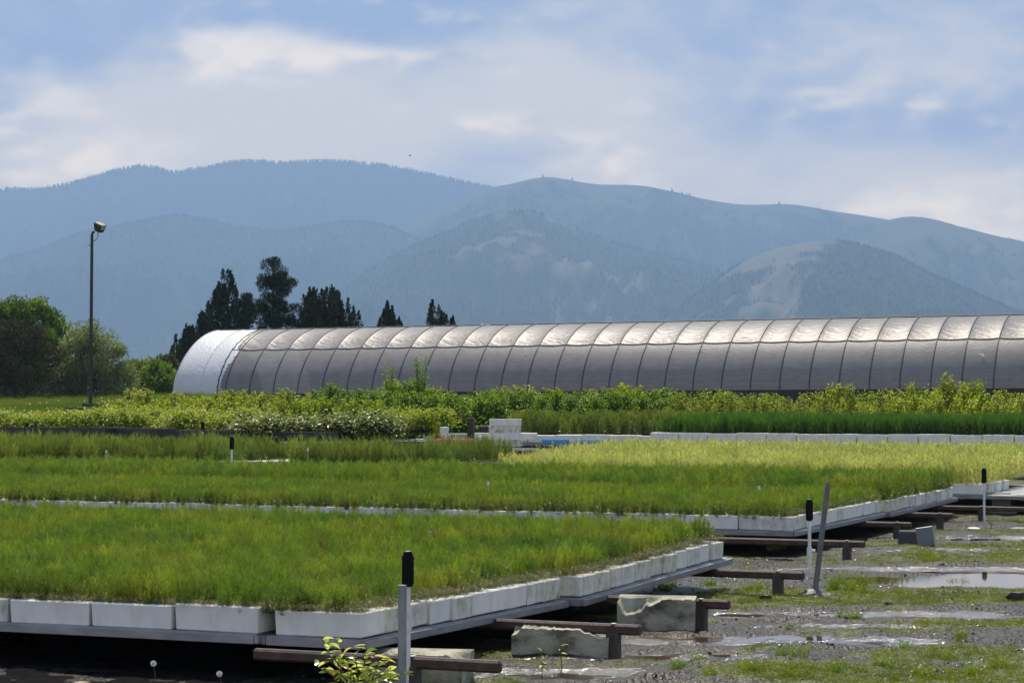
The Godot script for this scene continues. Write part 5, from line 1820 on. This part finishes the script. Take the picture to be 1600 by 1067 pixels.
# ------------------------------------------------------------------ mountains
func make_hills() -> void:
	ridge_noise.seed = 77
	ridge_noise.frequency = 0.0022
	ridge_noise.fractal_octaves = 5
	ridge_noise.noise_type = FastNoiseLite.TYPE_SIMPLEX_SMOOTH
	var forest := Color(0.020, 0.032, 0.020)
	var bare := Color(0.085, 0.085, 0.060)
	var scar := Color(0.125, 0.118, 0.09)
	# [label, depth, run towards the camera, share of bare ground, crest as u, v]
	var ridges := [
		["far forested mountain ridge on the left skyline", 9500.0, 2200.0, 0.0, [[-320, 330], [-100, 303], [0, 297], [65, 296], [130, 281], [205, 262], [240, 262], [268, 270], [300, 265], [370, 253], [440, 255], [510, 252], [600, 259], [640, 266], [690, 278], [750, 291], [820, 310], [950, 380], [1100, 460]]],
		["long smooth mountain ridge on the right skyline", 7400.0, 2000.0, 0.35, [[480, 440], [600, 372], [680, 332], [750, 298], [800, 286], [850, 276], [880, 279], [930, 287], [1000, 289], [1050, 298], [1100, 310], [1160, 319], [1240, 319], [1300, 329], [1390, 343], [1470, 365], [1600, 400], [1900, 480]]],
		["grassy mountain shoulder at the right edge", 6300.0, 1600.0, 0.6, [[1180, 520], [1300, 425], [1340, 385], [1375, 352], [1400, 341], [1430, 338], [1460, 342], [1500, 353], [1560, 368], [1600, 377], [1700, 395], [1950, 440]]],
		["forested mid-height hill on the left", 7000.0, 2000.0, 0.0, [[-320, 470], [-150, 440], [0, 409], [60, 391], [120, 367], [180, 355], [230, 344], [275, 338], [320, 345], [380, 356], [440, 362], [500, 353], [550, 347], [600, 353], [640, 371], [700, 402], [780, 455], [900, 520]]],
		["central lower hill with pale bare patches", 5600.0, 1600.0, 0.62, [[430, 540], [520, 472], [560, 433], [620, 397], [680, 371], [740, 346], [790, 333], [830, 331], [860, 341], [920, 366], [980, 386], [1040, 401], [1100, 417], [1180, 448], [1280, 500], [1400, 550]]],
		["nearest wooded hill on the right with a pale scar", 4700.0, 1500.0, 0.38, [[940, 560], [1060, 486], [1100, 453], [1150, 417], [1200, 393], [1250, 381], [1300, 377], [1350, 385], [1400, 401], [1450, 426], [1500, 448], [1560, 476], [1640, 506], [1760, 545], [1950, 590]]],
	]
	var tree := MB.new()
	for j in 2:
		var y0 := 0.15 + j * 0.35
		var y1 := 0.7 + j * 0.3
		var r := 0.24 - j * 0.09
		for i in 5:
			var a := TAU * i / 5.0
			var b := TAU * (i + 1) / 5.0
			tree.out(Vector3(cos(a) * r, y0, sin(a) * r), Vector3(cos(b) * r, y0, sin(b) * r), Vector3(0, y1, 0), Vector3(0, y0, 0))
	for i in 4:
		var a := TAU * i / 4.0
		var b := TAU * (i + 1) / 4.0
		tree.quad(Vector3(cos(a) * 0.03, 0, sin(a) * 0.03), Vector3(cos(b) * 0.03, 0, sin(b) * 0.03), Vector3(cos(b) * 0.03, 0.2, sin(b) * 0.03), Vector3(cos(a) * 0.03, 0.2, sin(a) * 0.03))
	var tree_mesh := tree.mesh()
	var buf := PackedFloat32Array()
	var most := 90000
	buf.resize(most * 16)
	var k := 0
	rng.seed = 500
	for ri in ridges.size():
		var r: Array = ridges[ri]
		var crest: Array = r[4]
		var depth: float = r[1]
		var run: float = r[2]
		var nu := 260
		var nv := 56
		var pts := PackedVector3Array()
		var cols := PackedColorArray()
		var share := PackedFloat32Array()
		for j in nv + 1:
			# j runs from the foot before the crest, over it, and down behind
			var f := float(j) / (nv - 8)
			for i in nu + 1:
				var u := lerpf(crest[0][0], crest[crest.size() - 1][0], float(i) / nu)
				var q := 0
				while q < crest.size() - 2 and u > crest[q + 1][0]:
					q += 1
				var fu: float = (u - crest[q][0]) / float(crest[q + 1][0] - crest[q][0])
				var v0: float = crest[maxi(q - 1, 0)][1]
				var v1: float = crest[q][1]
				var v2: float = crest[q + 1][1]
				var v3: float = crest[mini(q + 2, crest.size() - 1)][1]
				var v := cubic_interpolate(v1, v2, v0, v3, clampf(fu, 0, 1))
				var top := height_at(v, depth)
				var far := depth - run * (1.0 - f)
				var x := (u - 800.0) / FOCAL * depth
				var n := ridge_noise.get_noise_2d(x, far * 0.8 + ri * 3000.0)
				var n2 := ridge_noise.get_noise_2d(x * 2.2 + 500.0, far * 0.5 + ri * 3000.0)
				var h := top * (pow(clampf(f, 0, 1), 0.92) if f <= 1.0 else 1.0 - (f - 1.0) * 2.2)
				var slope := clampf(1.0 - absf(f - 0.45) / 0.45, 0.0, 1.0)
				h += (n * 0.32 + (0.5 - absf(n2)) * 0.30 - 0.12) * top * slope
				pts.append(Vector3(x, h, -far))
				var b: float = -0.55 + r[3] * 1.5 + n * 1.1 + ridge_noise.get_noise_2d(x * 5.0, far * 3.0 + 900.0) * 0.9
				if ri == 5:
					b = -0.8 + 1.35 * exp(-pow((u - 1185.0 + (f - 0.6) * -110.0 + n * 130.0) / 75.0, 2.0)) * smoothstep(0.15, 0.5, f) + ridge_noise.get_noise_2d(x * 7.0, far * 4.0 + 77.0) * 0.9 + 0.8 * exp(-pow((u - 1260.0) / 90.0, 2.0)) * smoothstep(0.85, 1.0, f) + n * 0.5
				if ri == 4:
					b = -0.7 + 0.9 * exp(-pow((u - 830.0 - (1.0 - f) * 60.0) / 150.0, 2.0)) + n * 0.9 + ridge_noise.get_noise_2d(x * 6.0, far * 4.0) * 0.9
				if ri == 1 or ri == 2:
					b += 0.7 * smoothstep(0.86, 1.0, f)
				b = smoothstep(0.0, 0.7, b)
				share.append(b)
				cols.append(forest.lerp(Color(0.034, 0.048, 0.028), clampf(0.35 + 0.7 * n2, 0.0, 1.0)).lerp(scar if ri >= 4 else bare, b))
		var o := whole("hill", grid_mesh_up2(pts, cols, nu + 1, nv + 1), M.hill)
		tag(o, r[0], "", "", "structure")
		# trees: thick where the slope is wooded, a comb of them along the crest
		var want := 13000
		for i in want:
			if k >= most:
				break
			var j := rng.randi_range(3, nv - 8)
			if rng.randf() < 0.14:
				j = nv - 8
			var ii := rng.randi_range(1, nu - 1)
			var at := j * (nu + 1) + ii
			var clear := share[at]
			if rng.randf() < clear * 1.15 - 0.05:
				continue
			if (ri == 1 or ri == 2) and j == nv - 8 and (rng.randf() < 0.93) and not (ri == 1 and absf(pts[at].x / depth * FOCAL + 800.0 - 830.0) < 38.0):
				continue
			if ri == 4 and j > nv - 12 and rng.randf() < 0.6:
				continue
			var p := pts[at].lerp(pts[at + 1], rng.randf()).lerp(pts[at - (nu + 1)], rng.randf() * (0.9 if j < nv - 8 else 0.15))
			var s := rng.randf_range(6.0, 14.0) * (depth / 6500.0)
			put(buf, k, p - Vector3(0, 1.0, 0), rng.randf() * TAU, 0.0, s, s * rng.randf_range(0.85, 1.2), Color(0.020, 0.032, 0.020).lerp(Color(0.032, 0.046, 0.027), rng.randf()))
			k += 1
	stuff("conifer_forest", "conifer forest covering the hazy mountain slopes", tree_mesh, M.hill, buf, k)


func grid_mesh_up2(pts: PackedVector3Array, cols: PackedColorArray, w: int, h: int) -> ArrayMesh:
	return grid_mesh_up(pts, cols, w, h)


# ------------------------------------------------------------------ scene
func _ready() -> void:
	seed(1)
	var cam := Camera3D.new()
	cam.name = "camera"
	cam.position = Vector3(0, EYE, 0)
	cam.rotation.x = atan2(SKYLINE - 533.5, FOCAL)
	cam.fov = rad_to_deg(2.0 * atan(533.5 / FOCAL))
	cam.near = 0.5
	cam.far = 30000.0
	add_child(cam)
	cam.current = true
	var env := Environment.new()
	env.background_mode = Environment.BG_SKY
	env.sky = make_sky()
	env.sky_rotation.y = PI  # the middle of the panorama lies straight ahead
	env.background_energy_multiplier = 1.0
	env.tonemap_mode = Environment.TONE_MAPPER_LINEAR
	env.tonemap_exposure = EXPOSURE
	env.sdfgi_enabled = true
	env.ssao_enabled = true
	env.ssil_enabled = true
	env.fog_enabled = true
	env.fog_density = HAZE
	env.fog_light_color = Color(0.40, 0.62, 0.95).linear_to_srgb()
	var we := WorldEnvironment.new()
	we.name = "world_environment"
	we.environment = env
	add_child(we)
	var sun := DirectionalLight3D.new()
	sun.name = "sun"
	sun.light_energy = 1.5
	sun.light_color = Color(1.0, 0.955, 0.88)
	sun.light_angular_distance = 0.5
	sun.shadow_enabled = true
	add_child(sun)
	var az := deg_to_rad(-7.0)
	var el := deg_to_rad(57.0)
	sun.look_at_from_position(Vector3(sin(az) * cos(el), sin(el), -cos(az) * cos(el)) * 50.0, Vector3.ZERO)

	patch_noise.seed = 3
	patch_noise.frequency = 0.55
	patch_noise.fractal_octaves = 3
	fine_noise.seed = 12
	fine_noise.frequency = 2.6
	fine_noise.fractal_octaves = 4
	broad_noise.seed = 21
	broad_noise.frequency = 0.30
	make_materials()
	make_ground()
	make_hills()
	make_hoop_house()
	make_trees()
	make_benches()
	make_supports()
	make_seedlings()
	make_middle()
	make_shrubs()
	make_aisle()
	make_aisle_things()
